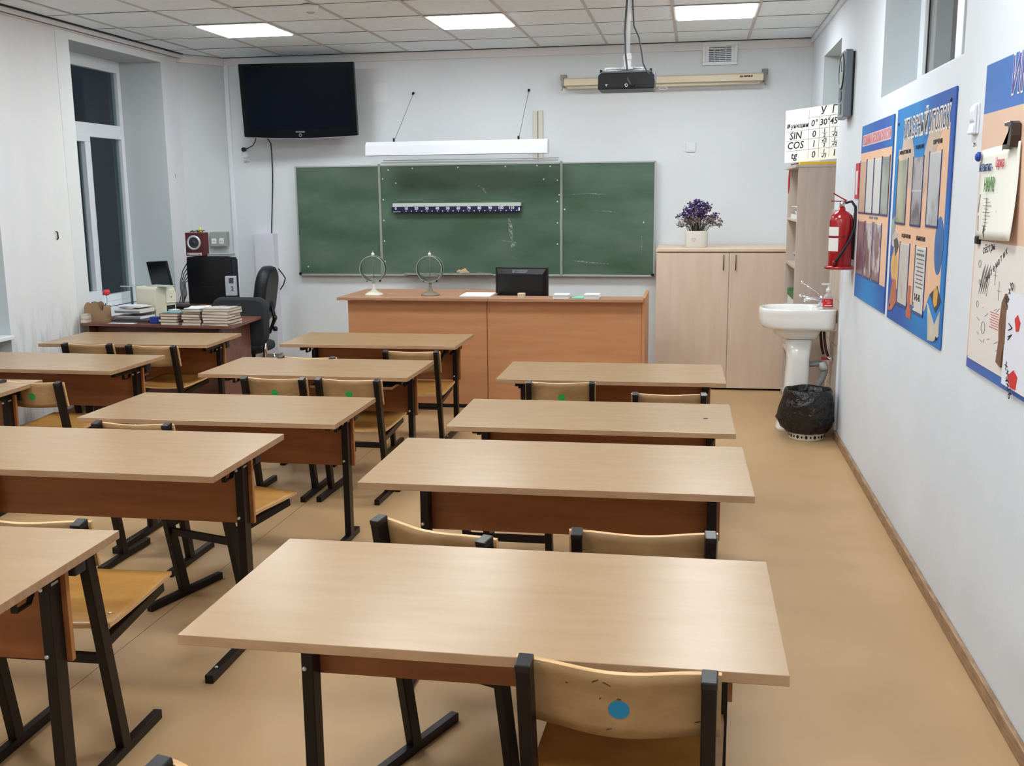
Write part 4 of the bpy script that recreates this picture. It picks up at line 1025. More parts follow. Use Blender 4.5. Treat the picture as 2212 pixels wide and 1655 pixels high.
art = [
 ('balloon_picture', [(4.31+.075*math.cos(2*PI*k/24), 1.40+.115*math.sin(2*PI*k/24)) for k in range(24)], (64, 112, 176)),
 ('cap_picture', [(4.41, 1.20), (4.30, 1.135), (4.215, 1.19), (4.29, 1.245)], (70, 66, 84)),
 ('palette_picture', [(5.20+.085*math.cos(2*PI*k/20), 1.26+.075*math.sin(2*PI*k/20)) for k in range(20)], (222, 178, 112)),
 ('beaker_picture', [(4.835, 1.20), (4.79, 1.20), (4.785, 1.11), (4.755, 1.08), (4.76, 1.055), (4.86, 1.055), (4.87, 1.08), (4.84, 1.11)], (196, 104, 76)),
 ('flask_picture', [(5.22, 1.20), (5.14, 1.20), (5.10, 1.10), (5.20, 1.05), (5.30, 1.04)], (192, 116, 90)),
 ('pencils_picture', [(5.31, 1.48), (5.25, 1.50), (5.22, 1.47), (5.25, 1.38), (5.30, 1.38)], (150, 170, 166)),
 ('books_picture', [(5.28, 1.40), (5.20, 1.44), (5.15, 1.42), (5.15, 1.39), (5.24, 1.35), (5.29, 1.36)], (214, 200, 190)),
 ('graduate_cap_picture', [(5.24, 1.385), (5.16, 1.40), (5.12, 1.36), (5.18, 1.31)], (84, 88, 84)),
 ('book_stack_picture', [(4.44, 1.16), (4.30, 1.085), (4.22, 1.15), (4.22, 1.05), (4.30, 1.02), (4.40, 1.0+.012), (4.42, 1.10)], (216, 208, 190)),
 ('bell_picture', [(4.34, 1.225), (4.30, 1.24), (4.27, 1.22), (4.275, 1.17), (4.31, 1.155), (4.34, 1.175)], (214, 172, 84)),
]
for k, (nm, pts, c) in enumerate(art):
    obj(nm, MB().prism(pts, PX-.0014-.0002*k, PX-.0006, 'x'), mat('print_'+nm, c, .5, var=.2, vscale=12), pb)
for (y, z) in ((5.28, 1.93), (4.26, 1.955), (5.25, 1.07), (4.25, 1.04)): obj('screw_cap', MB().lathe([(.008, 0), (.008, .004), (.004, .006)], 10, M=Matrix.Translation((PX, y, z)) @ Matrix.Rotation(-PI/2, 4, 'Y')), mat('navy_cap', (30, 40, 90), .3), pb)
pc = thing('information_poster', 'blue-topped peach information board cut off at the right edge, papers pinned on it', 'notice board', (0, 0, 0))
obj('board', MB().box(PX, .9645, 2.55, 3.790, 1.005, 2.025), mat('poster_blue_flat', (42, 108, 190), .3, rgb2=(54, 90, 176), vscale=1.2, detail=0), pc, .001)
obj('peach_field', MB().box(PX-.0006, PX, 2.56, 3.788, 1.045, 1.865), mat('poster_peach_warm', (226, 190, 166), .4), pc)
ttl = text_mesh('ИНФОРМАЦИЯ', .155, FX(PX-.0010, 3.49, 1.905), extrude=.0004, sx=.8, bold=.006); ttl.materials.append(paper_m)
o = bpy.data.objects.new('title_outline', ttl); COL.objects.link(o); o.parent = pc; o['kind'] = 'stuff'
text_obj('ИНФОРМАЦИЯ', .155, FX(PX-.0018, 3.49, 1.905), mat('violet_ink', (70, 62, 150), .5), pc, name='title', sx=.8)
# pinned papers
s1 = thing('pinned_sheet', 'curled paper headed in blue and green felt pen, pinned on the information board', 'paper', (0, 0, 0))
def curl(u, v):
    y = 3.755-.42*u; z = 1.745-.295*v+.012*u
    return (PX-.006-.004*math.sin(PI*u)-.02*(v**2)*u, y-.03*v*u, z), (-1, 0, 0)
obj('sheet', MB().grid(curl, 10, 10, .0008), mat('drawing_paper', (232, 232, 224), .7), s1)
join_text([('Математика -', .044, FX(PX-.0160, 3.735, 1.675), dict(shear=.1, sx=.55))], mat('blue_felt', (22, 60, 120), .6), s1, 'heading')
join_text([('Царица', .044, FX(PX-.0160, 3.545, 1.685), dict(sx=.6))], mat('red_felt', (196, 70, 80), .6), s1, 'heading')
join_text([('НАУК!', .062, FX(PX-.0165, 3.66, 1.610), dict(sx=.65, bold=.001))], mat('green_felt', (70, 130, 50), .6), s1, 'heading')
dl = MB()
for k in range(10): dl.box(PX-.0150, PX-.0146, 3.63-.02*(k % 3)-.03, 3.66-.02*(k % 2), 1.585-.011*k, 1.5866-.011*k)
dl.box(PX-.0150, PX-.0146, 3.622, 3.626, 1.48, 1.59)
for (a, b) in (((3.70, 1.60), (3.715, 1.54)), ((3.50, 1.55), (3.49, 1.49)), ((3.50, 1.55), (3.515, 1.49)), ((3.64, 1.475), (3.62, 1.455)), ((3.62, 1.455), (3.635, 1.50)), ((3.635, 1.50), (3.64, 1.475)), ((3.71, 1.53), (3.70, 1.48))):
    dl.tube([(PX-.0150, a[0], a[1]), (PX-.0150, b[0], b[1])], .0012, 4)
obj('drawing', dl, mat('pencil_lines', (90, 90, 90), .8), s1, kind='stuff')
tag(obj('blue_magnet', MB().lathe([(.016, 0), (.016, .008), (.010, .014)], 16, M=Matrix.Translation((PX-.012, 3.752, 1.725)) @ Matrix.Rotation(-PI/2, 4, 'Y')), mat('blue_plastic', (20, 60, 160), .25)), 'round blue magnet holding the top left corner of the curled paper', 'magnet')
hk = MB().prism([(a_-.085, 1.735+(b_-1.735)*.70) for a_, b_ in [(3.515, 1.735), (3.515, 1.752), (3.46, 1.752), (3.44, 1.74), (3.435, 1.79), (3.44, 1.84), (3.46, 1.853), (3.515, 1.853), (3.515, 1.835), (3.475, 1.83), (3.465, 1.795), (3.475, 1.755)]], PX-.030, PX-.001, 'x')
tag(obj('clip_hook', hk, mat('dark_brown_clip', (58, 44, 40), .25), None, .003), 'dark brown C-shaped clip on the peach part of the information board', 'clip')
tag(obj('black_magnet', MB().box(PX-.016, PX-.001, 3.700, 3.735, 1.435, 1.462), black_m, None, .003), 'small black square magnet between the two pinned papers', 'magnet')
s2 = thing('math_newspaper', 'large white handmade mathematics wall newspaper under the curled paper', 'paper', (0, 0, 0))
obj('sheet', MB().box(PX-.003, PX-.0008, 2.95, 3.765, 1.040, 1.448), mat('cartridge_paper', (222, 216, 212), .7), s2)
obj('overlapping_sheet', MB().box(PX-.009, PX-.007, 2.62, 3.335, 1.025, 1.31), mat('bluish_paper', (222, 224, 236), .7), s2)
def arctext(txt, pts, size, par, m):
    items = []
    for ch, (y, z, a) in zip(txt, pts): items.append((ch, size, FX(PX-.0034, y, z) @ Matrix.Rotation(a, 4, 'Z'), {}))
    return join_text(items, m, par)
arctext('сёстры', [(3.665-.022*k, 1.405+.0035*k, .1) for k in range(6)], .038, s2, ink_m)
arctext('математик', [(3.60-.024*k, 1.315+.0125*k, .5-.02*k) for k in range(9)], .034, s2, ink_m)
arctext('сказка', [(3.66, 1.10, .1)]*0, .03, s2, ink_m) if False else None
dw = MB()
random.seed(5)
def seg(a, b, r=.0008): dw.tube([(PX-.0036, a[0], a[1]), (PX-.0036, b[0], b[1])], r, 4)
for k in range(16):
    y = 3.68-.006*k; seg((y, 1.27+.008*k % .03), (y-.035, 1.35+.006*(k % 5)), .0006)
for (cy, cz, r) in ((3.60, 1.165, .022), (3.69, 1.37, .014), (3.675, 1.31, .010), (3.685, 1.235, .012)):
    ps_ = [(cy+r*math.cos(2*PI*k/16), cz+r*.9*math.sin(2*PI*k/16)) for k in range(17)]
    for k in range(16): seg(ps_[k], ps_[k+1])
for (cy, cz) in ((3.50, 1.345), (3.45, 1.30)):
    seg((cy+.02, cz), (cy-.02, cz)); seg((cy, cz+.03), (cy, cz-.03))
for k in range(12):
    cy = random.uniform(3.40, 3.70); cz = random.uniform(1.10, 1.24); seg((cy, cz), (cy-random.uniform(.01, .04), cz+random.uniform(-.01, .015)))
obj('drawings', dw, mat('graphite', (110, 108, 110), .8), s2, kind='stuff')
rd = MB()
for k in range(7): rd.box(PX-.0036, PX-.003, 3.43+.006*(k % 2), 3.53-.008*(k % 3), 1.225-.008*k, 1.2275-.008*k)
obj('red_writing', rd, mat('red_pen', (196, 96, 96), .7), s2)
fe = MB().prism([(3.36, 1.30), (3.39, 1.27), (3.405, 1.20), (3.395, 1.15), (3.41, 1.08), (3.36, 1.07), (3.35, 1.12), (3.33, 1.15), (3.335, 1.24)], PX-.0096, PX-.003, 'x')
obj('brown_cutout', fe, mat('brown_paper', (120, 84, 64), .8), s2)
sy = MB()
def seg2(a, b, r=.002): sy.tube([(PX-.0095, a[0], a[1]), (PX-.0095, b[0], b[1])], r, 4)
for (a, b) in (((3.30, 1.215), (3.265, 1.205)), ((3.265, 1.205), (3.30, 1.195)), ((3.30, 1.175), (3.265, 1.185)), ((3.265, 1.185), (3.30, 1.165))): seg2(a, b)
obj('signs', sy, ink_m, s2)
join_text([('Ja+b', .05, FX(PX-.0095, 3.335, 1.262) @ Matrix.Rotation(.9, 4, 'Z'), {}), ('x+y', .045, FX(PX-.0095, 3.31, 1.09) @ Matrix.Rotation(-1.0, 4, 'Z'), {}), ('5x/6', .045, FX(PX-.0095, 3.29, 1.055) @ Matrix.Rotation(-1.0, 4, 'Z'), {})], ink_m, s2)
redm = mat('red_marker', (204, 50, 50), .7)
obj('red_figure', MB().prism([(3.245, 1.235), (3.22, 1.25), (3.19, 1.23), (3.20, 1.205), (3.225, 1.20)], PX-.0105, PX-.009, 'x'), redm, s2)
obj('red_figure', MB().prism([(3.27, 1.06), (3.22, 1.085), (3.18, 1.07), (3.19, 1.03), (3.24, 1.028)], PX-.0105, PX-.009, 'x'), mat('red_marker', (204, 50, 50), .7), s2)
dv = thing('wall_socket', 'white wall fitting with a 220 v tag between the two notice boards', 'socket', (.965, 3.91, 1.857))
dv.scale = (.62, 1, 1)
obj('base', MB().box(-.010, 0, -.042, .042, -.05, .055), white_m, dv, .004)
obj('cover', MB().prism([(-.038, -.048), (-.010, -.050), (-.010, .050), (-.022, .048), (-.030, .028), (-.030, -.002), (-.020, -.012), (-.030, -.025)], -.03, .03, 'y'), whitep_m, dv, .004)
tg = obj('voltage_tag', MB().box(-.0008, 0, -.03, .02, -.105, -.065), paper_m, dv)
text_obj('220 v', .020, FX(-.0012, .018, -.092), ink_m, dv)

# ------------------------------------------------------------------ washbasin
wb_ = thing('washbasin', 'white ceramic pedestal washbasin on the right wall beside brown tiles', 'washbasin', (0, 0, 0))
YC = 7.20
def supel(x0, x1, hw, z, n=40, e=2.6, xw=None):
    """rounded front (low x), square towards the wall"""
    out = []
    cx, a = (x0+x1)/2, (x1-x0)/2
    for k in range(n):
        t = 2*PI*k/n; c, s_ = math.cos(t), math.sin(t)
        ee = 5.0 if c > 0 else e
        out.append((cx+a*math.copysign(abs(c)**(2/ee), c), YC+hw*math.copysign(abs(s_)**(2/ee), s_), z))
    return out
rings = [supel(.635, .82, .09, .636), supel(.60, .84, .115, .644), supel(.565, .85, .138, .664), supel(.550, .86, .150, .690), supel(.540, .87, .158, .704), supel(.505, .955, .192, .712), supel(.476, .957, .206, .719), supel(.462, .957, .213, .735), supel(.456, .957, .215, .775), supel(.452, .957, .217, .820), supel(.455, .957, .219, .842), supel(.462, .956, .215, .850),
         supel(.478, .850, .190, .849), supel(.490, .842, .178, .835), supel(.520, .828, .158, .775), supel(.57, .80, .12, .735), supel(.64, .74, .05, .722)]
obj('basin', MB().loft(rings, cap0=True, cap1=True), ceram_m, wb_)
obj('rear_apron', MB().box(.86, .957, YC-.15, YC+.15, .70, .76), ceram_m, wb_, .01)
def pr(x0, x1, hw, z): return supel(x0, x1, hw, z, 32, 3.0)
obj('pedestal', MB().loft([pr(.590, .805, .115, 0), pr(.592, .805, .112, .02), pr(.62, .80, .10, .15), pr(.642, .80, .092, .32), pr(.650, .80, .09, .50), pr(.640, .815, .10, .636)]), ceram_m, wb_)
obj('drain', MB().lathe([(.02, 0), (.02, .003)], 16, c=(.69, YC, .722)), chrome_m, wb_)
fc = thing('tap', 'chrome lever tap on the back rim of the washbasin', 'tap', (.875, YC+.06, .850))
obj('body', MB().lathe([(.024, 0), (.022, .03), (.018, .06), (.016, .07)], 18), chrome_m, fc)
obj('spout', MB().tube([(0, 0, .04), (-.06, 0, .055), (-.11, 0, .045), (-.12, 0, .03)], .011, 10), chrome_m, fc)
obj('lever', MB().tube([(0, .0, .065), (-.05, .0, .105), (-.135, .0, .16)], .004, 8).lathe([(.009, -.009), (.012, 0), (.009, .009)], 12, c=(-.135, .0, .163)), chrome_m, fc)
obj('side_lever', MB().tube([(-.01, -.02, .05), (-.14, -.03, .072)], .005, 8).lathe([(.009, -.009), (.012, 0), (.009, .009)], 12, c=(-.145, -.03, .073)), chrome_m, fc)
sp = thing('soap_dispenser', 'pump bottle of liquid soap with a red label on the washbasin rim', 'soap bottle', (.895, 7.10, .850))
obj('bottle', MB().loft([oval(.030, .022, 0), oval(.033, .025, .004), oval(.033, .025, .075), oval(.026, .020, .092), oval(.012, .012, .104), oval(.012, .012, .110)]), mat('clear_plastic_soap', (226, 214, 214), .08, trans=.6), sp)
obj('label', MB().loft([oval(.0338, .0258, .012), oval(.0338, .0258, .066)], cap0=False, cap1=False), mat('red_label', (206, 30, 50), .35), sp)
obj('swirl_print', MB().tube([(-.022, -.0264, .060), (-.014, -.0268, .050), (-.004, -.0268, .058), (.008, -.0268, .057), (.004, -.0268, .050), (-.008, -.0268, .045), (.006, -.0268, .043), (.016, -.0266, .050), (.014, -.0266, .038), (-.012, -.0268, .036)], .0013, 5), mat('pink_white_print', (240, 196, 200), .5), sp)
obj('label_stripe', MB().box(-.024, .024, -.0266, -.0258, .020, .026), white_m, sp)
obj('pump', MB().lathe([(.015, .110), (.015, .132), (.006, .136), (.005, .158), (.012, .160), (.012, .168)], 16).box(-.045, 0, -.006, .006, .160, .168), white_m, sp)
pw = thing('basin_plumbing', 'grey corrugated drain pipe and dark hoses between pedestal and tiled wall', 'pipe', (0, 0, 0))
pth = [(.80, YC, .455), (.86, YC, .462), (.90, YC, .455), (.91, YC, .41), (.895, YC, .36), (.862, YC, .30), (.845, YC, .22), (.84, YC, .10), (.84, YC, .0)]
pp_ = []
for i in range(len(pth)-1):
    for k in range(6): pp_.append(tuple(pth[i][q]+(pth[i+1][q]-pth[i][q])*k/6 for q in range(3)))
pp_.append(pth[-1])
obj('corrugated_pipe', MB().tube(pp_, [(.023 if i % 2 else .018) for i in range(len(pp_))], 14), mat('grey_pipe', (150, 152, 152), .4), pw)
obj('pipe_collar', MB().tube([(.885, YC, .475), (.905, YC, .42)], .030, 16), white_m, pw)
for dx, dy in ((.0, .02), (.018, -.02)):
    obj('hose', MB().tube([(.868+dx, YC+dy, .72), (.875+dx, YC+dy, .64), (.885+dx, YC+dy*2, .57), (.90+dx, YC+dy*3, .52)], .009, 8), mat('braided_hose', (70, 46, 42), .35, metal=.4), pw)
obj('valve', MB().box(.895, .950, YC-.05, YC-.02, .49, .515).tube([(.91, YC-.04, .50), (.955, YC-.04, .50)], .012, 10), chrome_m, pw)
obj('valve_handle', MB().box(.875, .915, YC-.065, YC-.045, .495, .515), mat('red_handle', (150, 40, 34), .4), pw, .003)
# waste bin
wbn = thing('waste_bin', 'white perforated waste basket lined with a black bag under the washbasin', 'bin', (.775, 6.93, 0))
obj('basket', MB().lathe([(.112, 0), (.116, .006), (.120, .22), (.122, .225), (.118, .225), (.108, .012)], 36), mat('white_basket', (224, 220, 208), .5), wbn)
hl = MB()
for k in range(26):
    a = 2*PI*k/26; rr = .1185
    r0 = .009 if k % 2 else .006
    hl.prism([(r0*1.3*math.cos(q), r0*math.sin(q)) for q in [2*PI*j/10 for j in range(10)]], 0, .0015, 'z', M=Matrix.Translation((rr*math.cos(a)*.992, rr*math.sin(a)*.992, .026)) @ Matrix.Rotation(a, 4, 'Z') @ Matrix.Rotation(PI/2, 4, 'Y'))
obj('holes', hl, black_m, wbn)
random.seed(21)
rings = []; n = 56
for (r, z, am) in ((.118, .045, .004), (.135, .055, .010), (.150, .09, .014), (.168, .14, .018), (.176, .19, .016), (.166, .25, .014), (.156, .30, .010), (.150, .328, .008), (.142, .335, .006), (.134, .325, .006), (.125, .26, .006), (.115, .12, .004)):
    ring_ = []
    for k in range(n):
        t = 2*PI*k/n
        f = (abs(math.sin(3.5*t+z*22))*1.4-.7)*.6+(abs(math.sin(6.5*t-z*40))*1.4-.7)*.5+math.sin(19*t+z*70)*.25
        rr = r+am*f
        bul = .034*math.exp(-((t-PI*1.05)/.45)**2)*math.exp(-((z-.13)/.06)**2)
        xx = rr*math.cos(t); xx = min(xx, .165)
        ring_.append((xx-bul, (rr+bul)*math.sin(t), z+am*.5*math.sin(5*t)*(1 if z > .06 else .3)))
    rings.append(ring_)
obj('bin_bag', MB().loft(rings, cap0=False, cap1=True), bag_m, wbn)

# ------------------------------------------------------------------ teacher's corner
td = thing('teacher_desk', "dark brown teacher's desk covered with books and papers by the window", 'desk', (0, 0, 0))
DZ = .688
P1, P2, P3, P4 = (-4.60, 7.10), (-3.320, 7.00), (-3.375, 7.66), (-4.60, 7.70)
obj('desk_top', MB().prism([P1, P2, P3, P4], DZ-.020, DZ), tdesk_m, td, .002)
obj('side_panel', MB().prism([(-3.435, 7.03), (-3.417, 7.03), (-3.46, 7.62), (-3.478, 7.62)], 0, DZ-.02), tdesk_m, td)
obj('side_panel', MB().box(-4.56, -4.542, 7.12, 7.66, 0, DZ-.02), tdesk_m, td)
obj('front_panel', MB().prism([(-4.54, 7.25), (-4.54, 7.235), (-3.45, 7.15), (-3.45, 7.165)], .12, DZ-.02), tdesk_m, td)
sd_ = thing('computer_table', 'brown side table carrying the black computer equipment in the corner', 'table', (0, 0, 0))
obj('table_top', MB().box(-4.50, -3.80, 7.76, 8.42, .70, .72), tdesk_m, sd_, .002)
for x in (-4.48, -3.82):
    obj('side_panel', MB().box(x-.009, x+.009, 7.78, 8.40, 0, .70), tdesk_m, sd_)
pcx = thing('computer_case', 'big black computer case with a curved top edge under the maroon speaker', 'computer', (-4.085, 8.25, .72))
obj('case_front', MB().prism([(-.208, 0), (.192, 0), (.200, .34), (.192, .395), (.10, .405), (-.12, .408), (-.205, .402), (-.212, .34)], -.0, .13, 'y'), black_m, pcx, .006)
obj('case_side', MB().box(.200, .206, .01, .12, 0, .38), mat('blue_black_steel', (38, 46, 58), .35), pcx, .004)
obj('front_slot', MB().box(-.09, .03, -.0015, .0, .146, .150), mat('dark_grey_slot', (40, 42, 46), .3), pcx)
wd = thing('power_adapter', 'small white device marked with a black 2 at the right of the computer case', 'device', (-3.872, 8.20, .80))
obj('body', MB().box(-.040, .045, -.03, .02, 0, .165), mat('light_grey_body', (186, 190, 200), .4), wd, .004)
obj('display', MB().box(-.005, .038, -.0312, -.030, .105, .15), mat('grey_display', (70, 78, 88), .3), wd)
text_obj('2', .05, FY(.010, -.0305, .045), ink_m, wd, bold=.001)
obj('stand', MB().box(-.05, .055, -.05, .03, -.08, 0), black_m, wd)
spk = thing('speaker', 'maroon wooden loudspeaker with a silver ring on top of the black computer', 'speaker', (-4.215, 8.262, 1.129))
obj('cabinet', MB().box(-.083, .083, 0, .10, 0, .200), mat('maroon_wood', (92, 34, 40), .4, rgb2=(74, 24, 30), vscale=6), spk, .004)
Mc = Matrix.Translation((-.005, .0, .115)) @ Matrix.Rotation(PI/2, 4, 'X')
obj('driver_ring', MB().lathe([(.063, 0), (.063, .006), (.052, .010), (.045, .004)], 32, M=Mc, capped=False), mat('silver_ring2', (205, 208, 212), .25, metal=.4), spk)
obj('cone', MB().lathe([(.045, .003), (.040, .006), (.030, .003), (.016, .004), (.012, .009), (.0, .011)], 28, M=Mc), mat('dark_cone', (50, 50, 58), .5), spk)
obj('name_plate', MB().box(-.070, .062, -.002, 0, .006, .030), mat('light_plate', (206, 196, 196), .5), spk)
for kx in (-.055, .040): obj('small_knob', MB().lathe([(.005, 0), (.005, .005)], 12, M=Matrix.Translation((kx, -.002, .014)) @ Matrix.Rotation(PI/2, 4, 'X')), mat('grey_knob', (92, 96, 94), .4), spk)
obj('faint_print', MB().box(-.042, .028, -.0026, -.002, .011, .015), mat('faint_grey_print', (160, 160, 158), .5), spk)
tag(obj('jewellery_tangle', MB().tube([(-4.27+.012*k, 8.31+.02*math.sin(k*1.7), 1.336+.006*(k % 3)) for k in range(12)], .005, 6), mat('beads', (70, 74, 60), .6)), 'dark tangle of small things lying on top of the speaker', 'trinket')
tag(obj('yellow_figurine', MB().lathe([(.012, 0), (.015, .01), (.008, .022), (.011, .03), (.004, .042)], 12, c=(-4.185, 8.32, 1.330)), mat('yellow_toy', (226, 214, 80), .5)), 'tiny yellow figurine on top of the speaker', 'figurine')
tag(obj('flat_case', MB().box(-4.10, -3.90, 8.255, 8.375, 1.1285, 1.14).box(-4.10, -3.90, 8.255, 8.375, 1.142, 1.150), mat('clear_grey_case', (150, 158, 162), .3), None, .002), 'flat grey plastic case on the computer, right of the speaker', 'case')
sb = thing('socket_box', 'grey metal box with two white sockets on the corner wall behind the speaker', 'socket box', (-4.43, 9.16, 1.17), .25)
obj('box', MB().box(-.07, .085, -.02, .11, 0, .135), mat('grey_metal', (150, 158, 150), .5), sb, .004)
for x in (-.035, .035):
    obj('outlet', MB().box(x-.022, x+.022, -.026, -.02, .025, .075), white_m, sb, .003)
    obj('outlet_holes', MB().box(x-.010, x-.004, -.0268, -.026, .045, .052).box(x+.004, x+.010, -.0268, -.026, .045, .052), black_m, sb)
# tilted monitor
m2 = thing('monitor', 'black flat monitor turned sideways near the window behind the printer', 'monitor', (-4.395, 7.96, .975), -.55)
m2.rotation_euler = (.16, -.06, -.42)
obj('screen_shell', MB().box(-.13, .13, 0, .02, -.14, .13), black_m, m2, .005)
obj('screen', MB().box(-.120, .120, -.001, 0, -.12, .12), mat('tv_screen2', (10, 14, 20), .25), m2)
obj('stand', MB().box(-.03, .03, .02, .04, -.28, -.05).box(-.1, .1, -.04, .1, -.285, -.275), black_m, m2)
# printer
prn = thing('printer', "cream laser printer with rounded shoulders on the teacher's desk", 'printer', (-4.085, 7.47, DZ), 1.25)
prn.scale = (.70, .95, 1.04)
shape = [(-.17, 0), (.17, 0), (.17, .20), (.150, .235), (.11, .25), (-.15, .25), (-.17, .235)]
obj('housing', MB().prism([(-.15, 0), (.15, 0), (.15, .19), (.142, .225), (.11, .243), (-.13, .243), (-.15, .225)], 0, .22, 'y'), cream2_m, prn, .006)
obj('front_cover', MB().prism([(.0, .115), (.145, .115), (.145, .185), (.125, .215), (.0, .215)], -.012, 0, 'y'), mat('cream_light', (224, 220, 200), .4), prn, .004)
obj('output_slot', MB().box(.01, .13, -.003, .001, .045, .095), dark_m, prn)
obj('output_paper', MB().box(.02, .12, -.06, .10, .058, .064), paper_m, prn)
obj('control_button', MB().box(.06, .08, -.0135, -.012, .155, .160), dark_m, prn)
tag(obj('magazine', MB().prism([(-4.24, 7.46), (-4.13, 7.42), (-4.10, 7.51), (-4.20, 7.56)], DZ+.254, DZ+.259), mat('magazine_cover', (206, 208, 208), .4, rgb2=(130, 130, 150), vscale=12)), 'open printed magazine lying on the printer, left one', 'magazine')
tag(obj('magazine', MB().prism([(-4.115, 7.405), (-4.03, 7.38), (-4.01, 7.47), (-4.085, 7.50)], DZ+.254, DZ+.260), mat('green_cover', (176, 200, 180), .4)), 'greenish booklet lying on the printer, right of the magazine', 'booklet')
ac = thing('acrylic_stand', 'clear acrylic display stand with a dark post left of the printer', 'display stand', (-4.40, 7.5, DZ), -.1)
obj('sheet_panel', MB().box(-.085, -.080, 0, .15, 0, .25).box(-.085, .10, .148, .152, 0, .25).box(.095, .10, 0, .15, 0, .25), clear_glass, ac)
obj('post', MB().box(.0, .014, .0, .012, 0, .25), mat('grey_post', (88, 98, 112), .4), ac)
obj('top_edge', MB().box(-.085, .10, -.004, .002, .244, .25), mat('white_edge', (210, 216, 216), .3), ac)
# wooden holder and flower
hd = thing('pen_holder', "light wooden pen holder with a wavy top at the left of the teacher's desk", 'pen holder', (-4.50, 7.17, DZ), -.12)
hd.scale = (1.08, 1, 1.25)
wave = [(-.105, 0), (.065, 0), (.065, .090)] + [(.065-.170*k/14, .105+.022*math.cos(2*PI*(k/14)*1.0+2.4)-.012*math.sin(2*PI*k/14*2)) for k in range(15)]
obj('front_board', MB().prism(wave, 0, .004, 'y'), mat('plywood_brown', (160, 128, 98), .6, var=.1, vscale=10), hd)
obj('back_board', MB().prism(wave, .076, .080, 'y'), mat('plywood_brown', (160, 128, 98), .6), hd)
obj('side_board', MB().box(.061, .065, .004, .076, 0, .10), mat('plywood_brown', (160, 128, 98), .6), hd)
obj('side_board', MB().box(-.105, -.101, .004, .076, 0, .09), mat('plywood_brown', (160, 128, 98), .6), hd)
obj('floor_board', MB().box(-.101, .061, .004, .076, .004, .008), mat('plywood_brown', (160, 128, 98), .6), hd)
fw_ = thing('red_flower', 'single red artificial flower standing in the wooden pen holder', 'flower', (-4.43, 7.205, DZ+.011))
fw_.scale = (1, 1, 1.13)
obj('stem', MB().tube([(0, 0, 0), (.002, 0, .10), (.006, 0, .17)], .002, 6), mat('pale_stem', (150, 160, 150), .5), fw_)
pt = MB()
for k in range(6):
    a = 2*PI*k/6
    pt.lathe([(.002, -.02), (.014, -.010), (.016, .006), (.008, .020)], 8, M=Matrix.Translation((.006+.010*math.cos(a), .010*math.sin(a), .188)) @ Matrix.Rotation(.35, 4, Vector((-math.sin(a), math.cos(a), 0))))
obj('petals', pt, mat('red_petal', (206, 52, 66), .6), fw_)
pens = [(-.07, .04, .14), (-.045, .05, .125), (.02, .03, .12), (.04, .045, .13)]
for k, (dx, dy, hh) in enumerate(pens):
    o = tag(obj('pen', MB().tube([(0, 0, 0), (.006, 0, hh)], .004, 6), [black_m, mat('pen_blue', (60, 70, 90), .4), mat('pen_dark_red', (90, 30, 30), .4), steel_m][k]), 'pen in the wooden holder, %s from the left' % ['first', 'second', 'third', 'fourth'][k], 'pen', 'pens in the wooden holder')
    o.location = (-4.495+dx, 7.175+dy, DZ+.0105)
# books and papers
bkc = [(120, 86, 66), (70, 60, 58), (150, 110, 84), (60, 74, 84), (110, 70, 60), (84, 66, 52), (136, 128, 118)]
def book(x, y, z, w, d, t, rz, c, lab, grp, cat='book'):
    b = thing('book', lab, cat, (x, y, z), rz, grp)
    cm_ = mat('cover_%d_%d_%d' % c, c, .5)
    obj('pages', MB().box(-w/2+.003, w/2-.003, -d/2+.003, d/2-.003, .0015, t-.0015), page_m, b)
    obj('cover', MB().box(-w/2, w/2, -d/2, d/2, 0, .0015).box(-w/2, w/2, -d/2, d/2, t-.0017, t-.0002).box(-w/2, -w/2+.0015, -d/2, d/2, .0015, t-.0017), cm_, b)
    return b
ordn = ['bottom', 'second', 'third', 'fourth', 'fifth', 'sixth', 'seventh', 'top']
def pile(x, y, w, d, hs, nm, n0=''):
    z = DZ
    for k, t in enumerate(hs):
        lab = 'book in the %s, %s one from the desk up' % (nm, ordn[k] if k < 7 else 'top')
        c = bkc[(k*3+len(nm)) % len(bkc)]
        book(x+random.uniform(-.008, .008), y+random.uniform(-.008, .008), z, w*random.uniform(.93, 1.02), d, t, random.uniform(-.05, .05)-.05, c, lab, 'stacked textbooks on the teacher desk'); z += t+.0002
    return z
random.seed(9)
za = pile(-3.835, 7.155, .15, .22, (.022, .020, .024, .018), 'leftmost pile beside the blue box')
zb = pile(-3.655, 7.155, .155, .22, (.020, .024, .018, .022, .016, .018), 'middle and tallest pile')
zc_ = pile(-3.455, 7.145, .215, .22, (.018, .022, .020, .022, .024, .018), 'right pile with white paper sticking out')
tag(obj('printed_sheet', MB().box(-3.55, -3.37, 7.05, 7.23, zc_, zc_+.004), mat('illustrated_cover', (206, 200, 200), .4, rgb2=(120, 70, 80), vscale=14, contrast=(.4, .5))), 'illustrated cover sheet on top of the right pile of books', 'booklet')
tag(obj('loose_papers', MB().prism([(-3.72, 7.06), (-3.60, 7.05), (-3.57, 7.2), (-3.70, 7.22)], zb, zb+.006).prism([(-3.70, 7.10), (-3.56, 7.13), (-3.60, 7.25), (-3.73, 7.2)], zb+.0065, zb+.010), paper_m), 'crooked white papers on top of the middle pile of books', 'papers')
tag(obj('teal_folder', MB().prism([(-3.90, 7.07), (-3.77, 7.08), (-3.76, 7.22), (-3.90, 7.22)], za, za+.008), mat('teal_cover', (120, 160, 166), .6)), 'pale teal folder on top of the left pile of books', 'folder')
pl2 = book(-4.575, 7.20, DZ, .05, .20, .03, 0, (170, 150, 130), 'book at the far left end of the desk, lower one', 'books at the left end of the desk')
